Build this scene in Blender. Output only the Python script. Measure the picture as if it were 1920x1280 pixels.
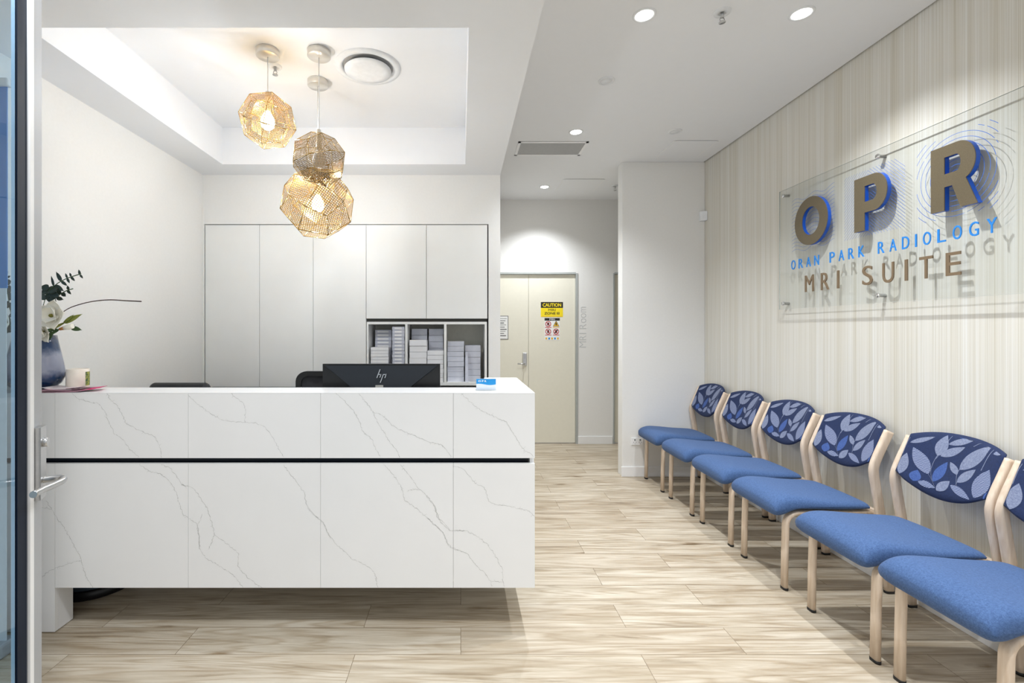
import bpy, bmesh, math, random
from mathutils import Vector, Matrix

for o in list(bpy.data.objects): bpy.data.objects.remove(o, do_unlink=True)
scn = bpy.context.scene
COL = scn.collection
R = math.radians

# ------------------------------------------------------------------ camera, world, exposure
F = 880.0          # focal length in pixels at 1920 wide
VX, VY = 864.0, 620.0
HC = 1.38
cam_d = bpy.data.cameras.new('camera'); cam = bpy.data.objects.new('camera', cam_d); COL.objects.link(cam)
cam_d.sensor_width = 36.0; cam_d.lens = F / 1920 * 36.0
cam_d.shift_x = (960 - VX) / 1920; cam_d.shift_y = -(640 - VY) / 1920
cam_d.clip_start = 0.02
cam.location = (0, 0, HC); cam.rotation_euler = (R(90), 0, 0)
scn.camera = cam

scn.view_settings.view_transform = 'Standard'
scn.view_settings.look = 'None'
scn.view_settings.gamma = 1
scn.view_settings.use_curve_mapping = False
scn.view_settings.exposure = 0.34

w = bpy.data.worlds.new('world'); scn.world = w; w.use_nodes = True
wb = w.node_tree.nodes['Background']
wb.inputs[0].default_value = (0.95, 0.975, 1.0, 1); wb.inputs[1].default_value = 0.62

LIGHT_W = 82.0     # power of one ceiling downlight
BULB_W = 20.0

def P(x, y, Y):
    """point at depth Y seen at photo position x, y"""
    return Vector(((x - VX) / F * Y, Y, HC - (y - VY) / F * Y))

# ------------------------------------------------------------------ materials
def lin(c):
    return tuple((v / 12.92 if v <= 0.04045 else ((v + 0.055) / 1.055) ** 2.4) for v in (x / 255 for x in c)) + (1,)

class NT:
    def __init__(s, name):
        s.m = bpy.data.materials.new(name); s.m.use_nodes = True
        s.t = s.m.node_tree; s.b = s.t.nodes['Principled BSDF']
    def n(s, typ, **kw):
        nd = s.t.nodes.new(typ)
        for k, v in kw.items():
            if k in nd.inputs: nd.inputs[k].default_value = v
            else: setattr(nd, k, v)
        return nd
    def l(s, a, b): s.t.links.new(a, b)
    def coord(s, scale=(1, 1, 1), kind='Object'):
        tc = s.n('ShaderNodeTexCoord'); mp = s.n('ShaderNodeMapping'); mp.inputs['Scale'].default_value = scale
        s.l(tc.outputs[kind], mp.inputs['Vector']); return mp.outputs[0]
    def ramp(s, fac, stops):
        r = s.n('ShaderNodeValToRGB'); e = r.color_ramp.elements
        while len(e) < len(stops): e.new(0.5)
        for el, (p, c) in zip(e, stops): el.position = p; el.color = c
        s.l(fac, r.inputs[0]); return r.outputs[0]
    def noise(s, vec, scale=5, detail=3, rough=.5, dist=0):
        n = s.n('ShaderNodeTexNoise'); n.inputs['Scale'].default_value = scale; n.inputs['Detail'].default_value = detail
        n.inputs['Roughness'].default_value = rough; n.inputs['Distortion'].default_value = dist
        s.l(vec, n.inputs['Vector']); return n.outputs[0]
    def bump(s, h, st=.1, d=.01):
        b = s.n('ShaderNodeBump'); b.inputs['Strength'].default_value = st; b.inputs['Distance'].default_value = d
        s.l(h, b.inputs['Height']); s.l(b.outputs[0], s.b.inputs['Normal'])

def mat(name, c, rough=.5, metal=0, var=.03, scale=30, bump=0, c2=None, sx=(1, 1, 1), **kw):
    t = NT(name)
    t.b.inputs['Roughness'].default_value = rough; t.b.inputs['Metallic'].default_value = metal
    for k, v in kw.items(): t.b.inputs[k].default_value = v
    a = lin(c); b = lin(c2) if c2 else tuple(min(1, v * (1 - var * 2)) for v in a[:3]) + (1,)
    nz = t.noise(t.coord(sx), scale)
    t.l(t.ramp(nz, [(.3, b), (.7, a)]), t.b.inputs['Base Color'])
    if bump: t.bump(nz, bump, .002)
    return t.m

M = {}
M['wall'] = mat('wall_paint', (238, 237, 234), .85, var=.01, scale=60, bump=.04)
M['ceil'] = mat('ceiling_paint', (240, 241, 243), .9, var=.004, scale=20)
M['trimw'] = mat('white_trim', (243, 243, 243), .45, var=.005)
M['stone'] = mat('white_quartz', (238, 238, 238), .28, var=.012, scale=4)
M['vein'] = mat('grey_vein', (176, 176, 174), .35, c2=(208, 208, 206), scale=25)
M['void'] = mat('dark_channel', (8, 22, 36), .35)
M['cab'] = mat('white_cabinet_laminate', (240, 240, 237), .4, var=.008, scale=8)
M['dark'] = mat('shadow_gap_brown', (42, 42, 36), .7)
M['shelfback'] = mat('shelf_lining', (222, 220, 208), .7)
M['black'] = mat('black_plastic', (16, 17, 19), .45, bump=.1, scale=200)
M['benchblack'] = mat('black_bench', (12, 16, 24), .3)
M['door'] = mat('cream_door', (236, 232, 216), .45, var=.01)
M['doorframe'] = mat('grey_door_frame', (178, 182, 180), .45)
M['steel'] = mat('brushed_steel', (200, 200, 200), .28, 1.0, sx=(1, 1, 12))
M['chrome'] = mat('chrome', (225, 225, 225), .1, 1.0)
M['alu'] = mat('silver_door_stile', (176, 178, 181), .5, .1, sx=(20, 20, .4), var=.02)
M['navyseal'] = mat('navy_gasket', (12, 28, 50), .6, sx=(60, 60, .3), c2=(6, 17, 33), **{'Specular IOR Level': .15})
M['nickel'] = mat('satin_nickel', (222, 218, 210), .3, .55)
M['cord'] = mat('white_cord', (230, 230, 228), .5)
M['birch'] = mat('limed_birch', (226, 208, 188), .45, c2=(210, 188, 165), scale=14, sx=(6, 6, .6), bump=.05)
M['foot'] = mat('black_glide', (20, 20, 20), .5)
M['brown'] = mat('bronze_letter_face', (118, 106, 84), .42, .3, scale=300, c2=(104, 94, 74))
M['blueside'] = mat('blue_letter_side', (14, 84, 190), .35)
M['blueline'] = mat('blue_print', (44, 108, 205), .5)
M['bluetext'] = mat('blue_lettering', (36, 135, 220), .5)
M['browntext'] = mat('bronze_lettering', (124, 104, 80), .45)
M['greytext'] = mat('pale_grey_lettering', (206, 208, 208), .5)
M['yellow'] = mat('yellow_sticker', (252, 226, 30), .5)
M['ink'] = mat('black_ink', (25, 25, 28), .5)
M['paper'] = mat('white_paper', (246, 246, 244), .6)
M['red'] = mat('red_ring', (190, 40, 50), .5)
M['amber'] = mat('amber_triangle', (235, 185, 50), .5)
M['skyblue'] = mat('sky_blue_print', (30, 150, 222), .5)
M['paleblue'] = mat('pale_blue_card', (226, 234, 248), .5)
M['bannerblue'] = mat('blue_banner', (40, 132, 208), .5, sx=(1, 1, .2))
M['bannerpale'] = mat('pale_banner', (226, 234, 240), .5)
M['monitor'] = mat('navy_black_monitor', (20, 26, 34), .4)
M['monitorin'] = mat('black_monitor_bevel', (6, 7, 9), .35)
M['silver'] = mat('silver_mark', (190, 194, 198), .3, .5)
M['filmbox'] = mat('pale_grey_box', (210, 212, 222), .6, scale=9, c2=(190, 193, 206))
M['whitebox'] = mat('white_box', (238, 238, 240), .6, scale=9)
M['label'] = mat('box_label', (245, 245, 245), .6)
M['leafd'] = mat('dark_eucalyptus_leaf', (58, 74, 60), .5, c2=(38, 52, 42), scale=20)
M['leafy'] = mat('yellow_green_leaf', (160, 160, 70), .5, c2=(110, 125, 50))
M['leafg'] = mat('mid_green_leaf', (70, 98, 58), .5)
M['petal'] = mat('cream_petal', (250, 248, 238), .6, scale=12, c2=(240, 237, 222))
M['pistil'] = mat('green_gold_centre', (150, 140, 50), .6, c2=(90, 100, 40), scale=90)
M['twig'] = mat('brown_twig', (72, 52, 44), .7)
M['budbase'] = mat('ochre_bud_base', (170, 115, 55), .6)
M['candle'] = mat('cream_candle_jar', (250, 240, 226), .35)
M['greenlab'] = mat('green_label', (52, 88, 70), .5, scale=120, c2=(190, 190, 90))
M['mag'] = mat('magenta_paper', (214, 34, 110), .45)
M['pinkp'] = mat('dusty_pink_paper', (196, 160, 170), .45, c2=(170, 120, 140), scale=40)
M['pinkw'] = mat('pale_pink_paper', (232, 220, 222), .45)
M['bin'] = mat('smoky_bin', (60, 72, 84), .2, **{'Alpha': 1.0})
M['grille'] = mat('grey_vent_grille', (168, 168, 168), .5)
M['vent_dark'] = mat('grey_slot', (120, 122, 124), .6)
M['coral'] = mat('pale_plastic', (236, 238, 240), .4)
M['mesh'] = mat('dark_mesh_fabric', (48, 48, 52), .8, scale=400)

def emis(name, c, st):
    t = NT(name); t.b.inputs['Base Color'].default_value = lin(c)
    nz = t.noise(t.coord(), 3); t.l(t.ramp(nz, [(0, lin(c)), (1, lin(c))]), t.b.inputs['Emission Color'])
    t.b.inputs['Emission Strength'].default_value = st; return t.m
M['lampdisc'] = emis('lit_downlight', (255, 254, 250), 14)
M['bulb'] = emis('lit_bulb', (255, 236, 196), 7)

def glass(name, tint, rough=.0, ior=1.45):
    t = NT(name)
    nz = t.noise(t.coord(), 2); t.l(t.ramp(nz, [(0, lin(tint)), (1, lin(tint))]), t.b.inputs['Base Color'])
    t.b.inputs['Roughness'].default_value = rough; t.b.inputs['IOR'].default_value = ior
    t.b.inputs['Transmission Weight'].default_value = 1.0
    return t.m
M['acrylicstand'] = glass('clear_acrylic_holder', (250, 252, 255))
def sheetglass(name, tint, alpha):
    """clear sheet: mostly straight-through with a real Fresnel gloss"""
    t = NT(name); out = t.t.nodes['Material Output']
    tr = t.n('ShaderNodeBsdfTransparent'); gl = t.n('ShaderNodeBsdfGlossy'); gl.inputs['Roughness'].default_value = .02
    nz = t.noise(t.coord(), 2); t.l(t.ramp(nz, [(0, lin(tint)), (1, lin(tint))]), tr.inputs['Color'])
    fr = t.n('ShaderNodeFresnel'); fr.inputs['IOR'].default_value = 1.45
    ge = t.n('ShaderNodeNewGeometry'); inv = t.n('ShaderNodeMath', operation='SUBTRACT'); inv.inputs[0].default_value = alpha; t.l(ge.outputs['Backfacing'], inv.inputs[1]); inv.use_clamp = True
    mu = t.n('ShaderNodeMath', operation='MULTIPLY'); t.l(inv.outputs[0], mu.inputs[1]); t.l(fr.outputs[0], mu.inputs[0])
    mx = t.n('ShaderNodeMixShader'); t.l(mu.outputs[0], mx.inputs[0]); t.l(tr.outputs[0], mx.inputs[1]); t.l(gl.outputs[0], mx.inputs[2])
    t.l(mx.outputs[0], out.inputs['Surface']); return t.m
M['acrylic'] = sheetglass('clear_acrylic_sheet', (250, 251, 251), .8)
M['acrylicedge'] = mat('acrylic_edge', (206, 208, 202), .4)
M['doorglass'] = sheetglass('blue_tinted_glass', (222, 236, 245), .55)

def fabric(name, a, b, sc=420, bumpst=.25):
    t = NT(name); v = t.coord()
    n1 = t.noise(v, sc, 2); n2 = t.noise(v, 150, 4)
    mx = t.n('ShaderNodeMath', operation='ADD'); t.l(n1, mx.inputs[0]); t.l(n2, mx.inputs[1])
    hf = t.n('ShaderNodeMath', operation='MULTIPLY'); hf.inputs[1].default_value = .5; t.l(mx.outputs[0], hf.inputs[0])
    t.l(t.ramp(hf.outputs[0], [(.32, lin(a)), (.68, lin(b))]), t.b.inputs['Base Color'])
    t.b.inputs['Roughness'].default_value = .85; t.b.inputs['Sheen Weight'].default_value = .06
    t.bump(n1, bumpst, .001); return t.m
M['seatblue'] = fabric('heather_blue_fabric', (46, 74, 118), (77, 107, 154))
M['navy'] = fabric('navy_fabric', (10, 28, 64), (19, 41, 86))
M['leafgrey'] = fabric('grey_leaf_weave', (96, 106, 136), (138, 146, 170), 260)
M['leafblue'] = fabric('blue_leaf_weave', (44, 70, 130), (68, 96, 158), 260)
def leafline():
    t = NT('lined_leaf_weave'); v = t.coord((1, 1, 1))
    wv = t.n('ShaderNodeTexWave', wave_type='BANDS', bands_direction='DIAGONAL'); wv.inputs['Scale'].default_value = 62; wv.inputs['Distortion'].default_value = 2.5
    wv.inputs['Detail'].default_value = 1; wv.inputs['Detail Scale'].default_value = 1
    t.l(v, wv.inputs['Vector'])
    t.l(t.ramp(wv.outputs[1], [(.35, lin((40, 62, 108))), (.55, lin((150, 158, 184)))]), t.b.inputs['Base Color'])
    t.b.inputs['Roughness'].default_value = .85; return t.m
M['leafline'] = leafline()

def wallpaper():
    t = NT('striped_wallpaper')
    n1 = t.noise(t.coord((1, 70, .12)), 2.2, 4, .7)
    n2 = t.noise(t.coord((1, 9, .02)), 1.3, 2)
    n3 = t.noise(t.coord((1, 260, .6)), 1.5, 2)
    c1 = t.ramp(n1, [(.34, lin((223, 220, 212))), (.5, lin((231, 229, 224))), (.66, lin((236, 236, 234)))])
    c2 = t.ramp(n2, [(.35, lin((240, 237, 229))), (.65, lin((252, 252, 251)))])
    c3 = t.ramp(n3, [(.35, lin((238, 236, 230))), (.55, lin((254, 254, 254)))])
    a = t.n('ShaderNodeMix', data_type='RGBA', blend_type='MULTIPLY'); a.inputs[0].default_value = 1
    t.l(c1, a.inputs[6]); t.l(c2, a.inputs[7])
    b = t.n('ShaderNodeMix', data_type='RGBA', blend_type='MULTIPLY'); b.inputs[0].default_value = 1
    t.l(a.outputs[2], b.inputs[6]); t.l(c3, b.inputs[7])
    t.l(b.outputs[2], t.b.inputs['Base Color']); t.b.inputs['Roughness'].default_value = .55
    return t.m
M['paperwall'] = wallpaper()

def woodfloor():
    t = NT('oak_vinyl_planks'); tc = t.n('ShaderNodeTexCoord')
    br = t.n('ShaderNodeTexBrick'); br.offset = .37; br.offset_frequency = 2; br.squash = 1
    t.l(tc.outputs['Object'], br.inputs['Vector'])
    for k, v in {'Scale': 1.0, 'Mortar Size': .0012, 'Mortar Smooth': .0, 'Bias': 0.0, 'Brick Width': 1.22, 'Row Height': .182}.items(): br.inputs[k].default_value = v
    br.inputs['Color1'].default_value = (0, 0, 0, 1); br.inputs['Color2'].default_value = (1, 1, 1, 1); br.inputs['Mortar'].default_value = (.5, .5, .5, 1)
    sep = t.n('ShaderNodeSeparateXYZ'); t.l(tc.outputs['Object'], sep.inputs[0])
    val = t.n('ShaderNodeSeparateColor'); t.l(br.outputs['Color'], val.inputs[0])
    def vec(sx, sy, sz):
        c = t.n('ShaderNodeCombineXYZ')
        for i, (src, s) in enumerate(((sep.outputs[0], sx), (sep.outputs[1], sy), (val.outputs[0], sz))):
            m = t.n('ShaderNodeMath', operation='MULTIPLY'); m.inputs[1].default_value = s; t.l(src, m.inputs[0]); t.l(m.outputs[0], c.inputs[i])
        return c.outputs[0]
    g1 = t.noise(vec(.9, 12, 31), 1.6, 6, .6, 1.1)      # streaks
    g2 = t.noise(vec(1.0, 5.5, 17), 1.7, 3, .5, 1.2)     # broad tone, cathedral
    g3 = t.noise(vec(5, 110, 9), 1.5, 3)                 # fine pores
    gc = t.noise(vec(.30, 5.0, 23), 1.5, 2, .4, .3)       # contour lines of a slow noise give cathedral grain
    cm = t.n('ShaderNodeMath', operation='MULTIPLY_ADD'); cm.inputs[1].default_value = 95; t.l(gc, cm.inputs[0])
    cj = t.n('ShaderNodeMath', operation='MULTIPLY'); cj.inputs[1].default_value = 7; t.l(g1, cj.inputs[0]); t.l(cj.outputs[0], cm.inputs[2])
    wv = t.n('ShaderNodeMath', operation='SINE'); t.l(cm.outputs[0], wv.inputs[0])
    def mulc(a, b, f=1):
        m = t.n('ShaderNodeMix', data_type='RGBA', blend_type='MULTIPLY'); m.inputs[0].default_value = f; t.l(a, m.inputs[6]); t.l(b, m.inputs[7]); return m.outputs[2]
    base = t.ramp(g1, [(.30, lin((164, 151, 133))), (.44, lin((200, 190, 173))), (.60, lin((214, 206, 192)))])
    tone = t.ramp(g2, [(.3, lin((226, 219, 208))), (.6, lin((254, 253, 250)))])
    por = t.ramp(g3, [(.35, lin((246, 244, 241))), (.6, (1, 1, 1, 1))])
    ring = t.ramp(wv.outputs[0], [(.0, (1, 1, 1, 1)), (.7, lin((236, 230, 222))), (1, lin((218, 208, 195)))])
    pl = t.ramp(val.outputs[0], [(0, lin((244, 241, 238))), (1, (1, 1, 1, 1))])
    mort = t.ramp(br.outputs['Fac'], [(0, (1, 1, 1, 1)), (1, lin((176, 166, 152)))])
    vo = t.n('ShaderNodeTexVoronoi'); vo.inputs['Scale'].default_value = 1.25; t.l(vec(1.1, 3.6, 7), vo.inputs['Vector'])
    ad = t.n('ShaderNodeMath', operation='ADD'); sc_ = t.n('ShaderNodeMath', operation='MULTIPLY'); sc_.inputs[1].default_value = .16
    t.l(t.noise(vec(9, 40, 3), 1.5, 3), sc_.inputs[0]); t.l(vo.outputs['Distance'], ad.inputs[0]); t.l(sc_.outputs[0], ad.inputs[1])
    knot = t.ramp(ad.outputs[0], [(.10, lin((176, 158, 134))), (.2, (1, 1, 1, 1))])
    c = mulc(mulc(mulc(mulc(mulc(mulc(base, tone), por), ring, .6), pl), mort), knot)
    t.l(c, t.b.inputs['Base Color']); t.b.inputs['Roughness'].default_value = .42
    t.bump(g3, .05, .001); return t.m
M['floor'] = woodfloor()

def perforated(name, pitch):
    t = NT(name); out = t.t.nodes['Material Output']
    tc = t.n('ShaderNodeTexCoord'); sp = t.n('ShaderNodeSeparateXYZ'); t.l(tc.outputs['UV'], sp.inputs[0])
    fs = []
    for i in (0, 1):
        d = t.n('ShaderNodeMath', operation='DIVIDE'); d.inputs[1].default_value = pitch; t.l(sp.outputs[i], d.inputs[0])
        f = t.n('ShaderNodeMath', operation='FRACT'); t.l(d.outputs[0], f.inputs[0])
        g = t.n('ShaderNodeMath', operation='GREATER_THAN'); g.inputs[1].default_value = .29; t.l(f.outputs[0], g.inputs[0]); fs.append(g.outputs[0])
    m = t.n('ShaderNodeMath', operation='MULTIPLY'); t.l(fs[0], m.inputs[0]); t.l(fs[1], m.inputs[1])
    t.b.inputs['Base Color'].default_value = lin((182, 150, 98)); t.b.inputs['Metallic'].default_value = .9; t.b.inputs['Roughness'].default_value = .16
    tr = t.n('ShaderNodeBsdfTransparent'); mx = t.n('ShaderNodeMixShader')
    t.l(m.outputs[0], mx.inputs[0]); t.l(t.b.outputs[0], mx.inputs[1]); t.l(tr.outputs[0], mx.inputs[2])
    t.l(mx.outputs[0], out.inputs['Surface']); return t.m
M['perf'] = perforated('perforated_brass', .0085)
M['perfbig'] = perforated('coarse_perforated_brass', .0128)
M['brass'] = mat('brass_rim', (216, 186, 128), .25, .9)

def vasemat():
    t = NT('blue_cloud_glass'); tc = t.n('ShaderNodeTexCoord'); sp = t.n('ShaderNodeSeparateXYZ'); t.l(tc.outputs['Object'], sp.inputs[0])
    nz = t.noise(tc.outputs['Object'], 26, 5); a = t.n('ShaderNodeMath', operation='MULTIPLY'); a.inputs[1].default_value = .07; t.l(nz, a.inputs[0])
    s = t.n('ShaderNodeMath', operation='ADD'); t.l(sp.outputs[2], s.inputs[0]); t.l(a.outputs[0], s.inputs[1])
    d = t.n('ShaderNodeMath', operation='DIVIDE'); d.inputs[1].default_value = .30; t.l(s.outputs[0], d.inputs[0])
    t.l(t.ramp(d.outputs[0], [(.1, lin((14, 34, 62))), (.3, lin((30, 62, 104))), (.42, lin((140, 146, 168))), (.66, lin((150, 156, 176))), (.78, lin((40, 66, 104))), (1, lin((14, 36, 68)))]), t.b.inputs['Base Color'])
    t.b.inputs['Roughness'].default_value = .12; t.b.inputs['Coat Weight'].default_value = .5; return t.m
M['vase'] = vasemat()

# ------------------------------------------------------------------ mesh helpers
ORG = {}
def empty(name, loc, parent=None):
    o = bpy.data.objects.new(name, None); COL.objects.link(o); o.location = loc; o.empty_display_size = .05
    ORG[o] = Vector(loc); return o
def tag(o, label=None, cat=None, group=None, kind=None):
    if label: o['label'] = label
    if cat: o['category'] = cat
    if group: o['group'] = group
    if kind: o['kind'] = kind
    return o
def thing(name, loc, label, cat, group=None): return tag(empty(name, loc), label, cat, group)

class MB:
    def __init__(s): s.v = []; s.f = []; s.mi = []; s.sm = []; s.uv = {}
    def add(s, vs, fs, mi=0, sm=False):
        b = len(s.v); s.v += [Vector(p) for p in vs]
        for f in fs: s.f.append([i + b for i in f]); s.mi.append(mi); s.sm.append(sm)
        return s
    def box(s, a, b, mi=0, bev=0):
        x0, x1 = sorted((a[0], b[0])); y0, y1 = sorted((a[1], b[1])); z0, z1 = sorted((a[2], b[2]))
        if bev:
            bm = bmesh.new(); bmesh.ops.create_cube(bm, size=1)
            for v in bm.verts: v.co = Vector(((x0 + x1) / 2 + v.co.x * (x1 - x0), (y0 + y1) / 2 + v.co.y * (y1 - y0), (z0 + z1) / 2 + v.co.z * (z1 - z0)))
            bmesh.ops.bevel(bm, geom=bm.edges[:], offset=min(bev, .49 * min(x1 - x0, y1 - y0, z1 - z0)), segments=2, affect='EDGES', profile=.5)
            bm.verts.index_update()
            s.add([v.co.copy() for v in bm.verts], [[v.index for v in f.verts] for f in bm.faces], mi); bm.free(); return s
        vs = [(x, y, z) for z in (z0, z1) for y in (y0, y1) for x in (x0, x1)]
        return s.add(vs, [(0, 2, 3, 1), (4, 5, 7, 6), (0, 1, 5, 4), (2, 6, 7, 3), (0, 4, 6, 2), (1, 3, 7, 5)], mi)
    def prism(s, poly, o, ux, uy, un, depth, mi=0, mi_side=None, holes=None):
        """polygon (2D) swept along un; ux, uy, un vectors"""
        o, ux, uy, un = map(Vector, (o, ux, uy, un)); n = len(poly)
        A = [o + ux * x + uy * y for x, y in poly]; B = [p + un * depth for p in A]
        s.add(A + B, [list(range(n))[::-1], list(range(n, 2 * n))], mi)
        s.add(A + B, [(i, (i + 1) % n, (i + 1) % n + n, i + n) for i in range(n)], mi if mi_side is None else mi_side); return s
    def tube(s, pts, r, seg=10, mi=0, caps=True, sm=True):
        pts = [Vector(p) for p in pts]; n = len(pts); rs = r if isinstance(r, (list, tuple)) else [r] * n
        up = None; rings = []
        for i, p in enumerate(pts):
            d = (pts[min(i + 1, n - 1)] - pts[max(i - 1, 0)]).normalized()
            if up is None: up = d.orthogonal().normalized()
            up = (up - d * up.dot(d)).normalized(); sd = d.cross(up)
            rings.append([p + (up * math.cos(2 * math.pi * k / seg) + sd * math.sin(2 * math.pi * k / seg)) * rs[i] for k in range(seg)])
        vs = [q for rg in rings for q in rg]; fs = []
        for i in range(n - 1):
            for k in range(seg):
                fs.append((i * seg + k, i * seg + (k + 1) % seg, (i + 1) * seg + (k + 1) % seg, (i + 1) * seg + k))
        s.add(vs, fs, mi, sm)
        if caps: s.add(rings[0], [list(range(seg))[::-1]], mi); s.add(rings[-1], [list(range(seg))], mi)
        return s
    def lathe(s, prof, c, seg=40, mi=0, sm=True, axis='z', bot=True, top=True):
        c = Vector(c)
        def pt(r, z, a):
            return c + (Vector((r * math.cos(a), r * math.sin(a), z)) if axis == 'z' else Vector((z, r * math.cos(a), r * math.sin(a))) if axis == 'x' else Vector((r * math.cos(a), z, -r * math.sin(a))))
        vs = [pt(r, z, 2 * math.pi * k / seg) for r, z in prof for k in range(seg)]; fs = []
        for i in range(len(prof) - 1):
            for k in range(seg): fs.append((i * seg + k, i * seg + (k + 1) % seg, (i + 1) * seg + (k + 1) % seg, (i + 1) * seg + k))
        if bot: fs.append(list(range(seg))[::-1])
        if top: fs.append([(len(prof) - 1) * seg + k for k in range(seg)])
        return s.add(vs, fs, mi, sm)
    def sweep(s, path, sec, lat, mi=0, sm=True, wid=None):
        """closed 2D section (a along in-plane normal, b along lat) swept along a planar path"""
        path = [Vector(p) for p in path]; lat = Vector(lat); n = len(path); m = len(sec); vs = []; fs = []
        for i, p in enumerate(path):
            d = (path[min(i + 1, n - 1)] - path[max(i - 1, 0)]).normalized(); nr = lat.cross(d).normalized()
            k = wid[i] if wid else 1
            vs += [p + nr * a * k + lat * b for a, b in sec]
        for i in range(n - 1):
            for k in range(m): fs.append((i * m + k, i * m + (k + 1) % m, (i + 1) * m + (k + 1) % m, (i + 1) * m + k))
        s.add(vs, fs, mi, sm); s.add(vs[:m], [list(range(m))[::-1]], mi); s.add(vs[-m:], [list(range(m))], mi); return s
    def strip(s, pts, wd, nrm, mi=0, off=0):
        """flat ribbon along pts, lying in the plane with normal nrm"""
        nrm = Vector(nrm); pts = [Vector(p) + nrm * off for p in pts]; n = len(pts); vs = []; ws = wd if isinstance(wd, (list, tuple)) else [wd] * n
        for i, p in enumerate(pts):
            d = (pts[min(i + 1, n - 1)] - pts[max(i - 1, 0)])
            if d.length < 1e-9: d = Vector((1, 0, 0))
            sd = nrm.cross(d.normalized()) * ws[i] / 2; vs += [p - sd, p + sd]
        return s.add(vs, [(2 * i, 2 * i + 2, 2 * i + 3, 2 * i + 1) for i in range(n - 1)], mi)
    def text(s, txt, o, ux, uy, un, height=None, width=None, depth=.002, mi=0, space=1.0, bold=0.0, align='LEFT', maxw=None):
        cu = bpy.data.curves.new('lettering', 'FONT'); cu.body = txt; cu.size = 1; cu.space_character = space; cu.offset = bold; cu.resolution_u = 4
        ob = bpy.data.objects.new('lettering', cu); COL.objects.link(ob); bpy.context.view_layer.update()
        me = bpy.data.meshes.new_from_object(ob.evaluated_get(bpy.context.evaluated_depsgraph_get()))
        xs = [v.co.x for v in me.vertices]; ys = [v.co.y for v in me.vertices]
        x0, x1, y0, y1 = min(xs), max(xs), min(ys), max(ys)
        ky = height / (y1 - y0) if height else None; kx = width / (x1 - x0) if width else ky
        if ky is None: ky = kx
        o, ux, uy, un = map(Vector, (o, ux, uy, un))
        sh = 0 if align == 'LEFT' else (x1 - x0) * kx / 2
        A = [o + ux * ((v.co.x - x0) * kx - sh) + uy * ((v.co.y - y0) * ky) for v in me.vertices]
        fs = [list(p.vertices) for p in me.polygons]; n = len(A)
        B = [p + un * depth for p in A]; s.add(B, fs, mi); s.add(A, [f[::-1] for f in fs], mi)
        cnt = {}
        for f in fs:
            for i in range(len(f)):
                e = (f[i], f[(i + 1) % len(f)]); cnt[e] = 1
        sides = [e for e in cnt if (e[1], e[0]) not in cnt]
        s.add(A + B, [(a, b, b + n, a + n) for a, b in sides], mi)
        bpy.data.objects.remove(ob); bpy.data.curves.remove(cu); bpy.data.meshes.remove(me); return s
    def build(s, name, mats, parent=None, recalc=True, org=None, bevel=0, subsurf=0):
        if not isinstance(mats, (list, tuple)): mats = [mats]
        root = parent
        og = ORG.get(parent, Vector((0, 0, 0))) if org is None else Vector(org)
        me = bpy.data.meshes.new(name); me.from_pydata([p - og for p in s.v], [], s.f)
        for m_ in mats: me.materials.append(M[m_] if isinstance(m_, str) else m_)
        for p, mi, sm in zip(me.polygons, s.mi, s.sm): p.material_index = mi; p.use_smooth = sm
        if recalc:
            bm = bmesh.new(); bm.from_mesh(me); bmesh.ops.remove_doubles(bm, verts=bm.verts, dist=1e-6); bmesh.ops.recalc_face_normals(bm, faces=bm.faces); bm.to_mesh(me); bm.free()
        me.update(); o = bpy.data.objects.new(name, me); COL.objects.link(o)
        if parent is not None: o.parent = parent
        elif org is not None: o.location = og
        ORG[o] = og
        if bevel:
            b = o.modifiers.new('bevel', 'BEVEL'); b.width = bevel; b.segments = 2; b.limit_method = 'ANGLE'
        if subsurf:
            b = o.modifiers.new('sub', 'SUBSURF'); b.levels = subsurf; b.render_levels = subsurf
        return o
def box(a, b, mi=0, bev=0): return MB().box(a, b, mi, bev)
def struct(o): o['kind'] = 'structure'; return o
def copy_tree(o, parent=None):
    c = o.copy(); COL.objects.link(c)
    if parent is not None: c.parent = parent
    for ch in list(o.children): copy_tree(ch, c)
    return c
def rrect(w, h, r, n=5):
    out = []
    for cx, cy, a0 in ((w / 2 - r, h / 2 - r, 0), (-w / 2 + r, h / 2 - r, 90), (-w / 2 + r, -h / 2 + r, 180), (w / 2 - r, -h / 2 + r, 270)):
        for k in range(n + 1):
            a = R(a0 + 90 * k / n); out.append((cx + r * math.cos(a), cy + r * math.sin(a)))
    return out
def smooth_path(pts, n=8):
    """Catmull-Rom through the points"""
    pts = [Vector(p) for p in pts]; out = []
    q = [pts[0] * 2 - pts[1]] + pts + [pts[-1] * 2 - pts[-2]]
    for i in range(1, len(q) - 2):
        for k in range(n):
            t = k / n; a, b, c, d = q[i - 1], q[i], q[i + 1], q[i + 2]
            out.append(.5 * ((2 * b) + (c - a) * t + (2 * a - 5 * b + 4 * c - d) * t * t + (3 * b - a - 3 * c + d) * t ** 3))
    out.append(pts[-1]); return out

# ------------------------------------------------------------------ room shell
XL, XR = -2.197, 2.316
YC, YE = 4.0, 5.73          # cabinet line, end wall of corridor
HS, HK = 2.707, 2.98        # soffit, corridor ceiling
HCF = 3.0
XS = .336                   # right edge of soffit / desk
Y0 = .7                     # shop front line

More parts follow.
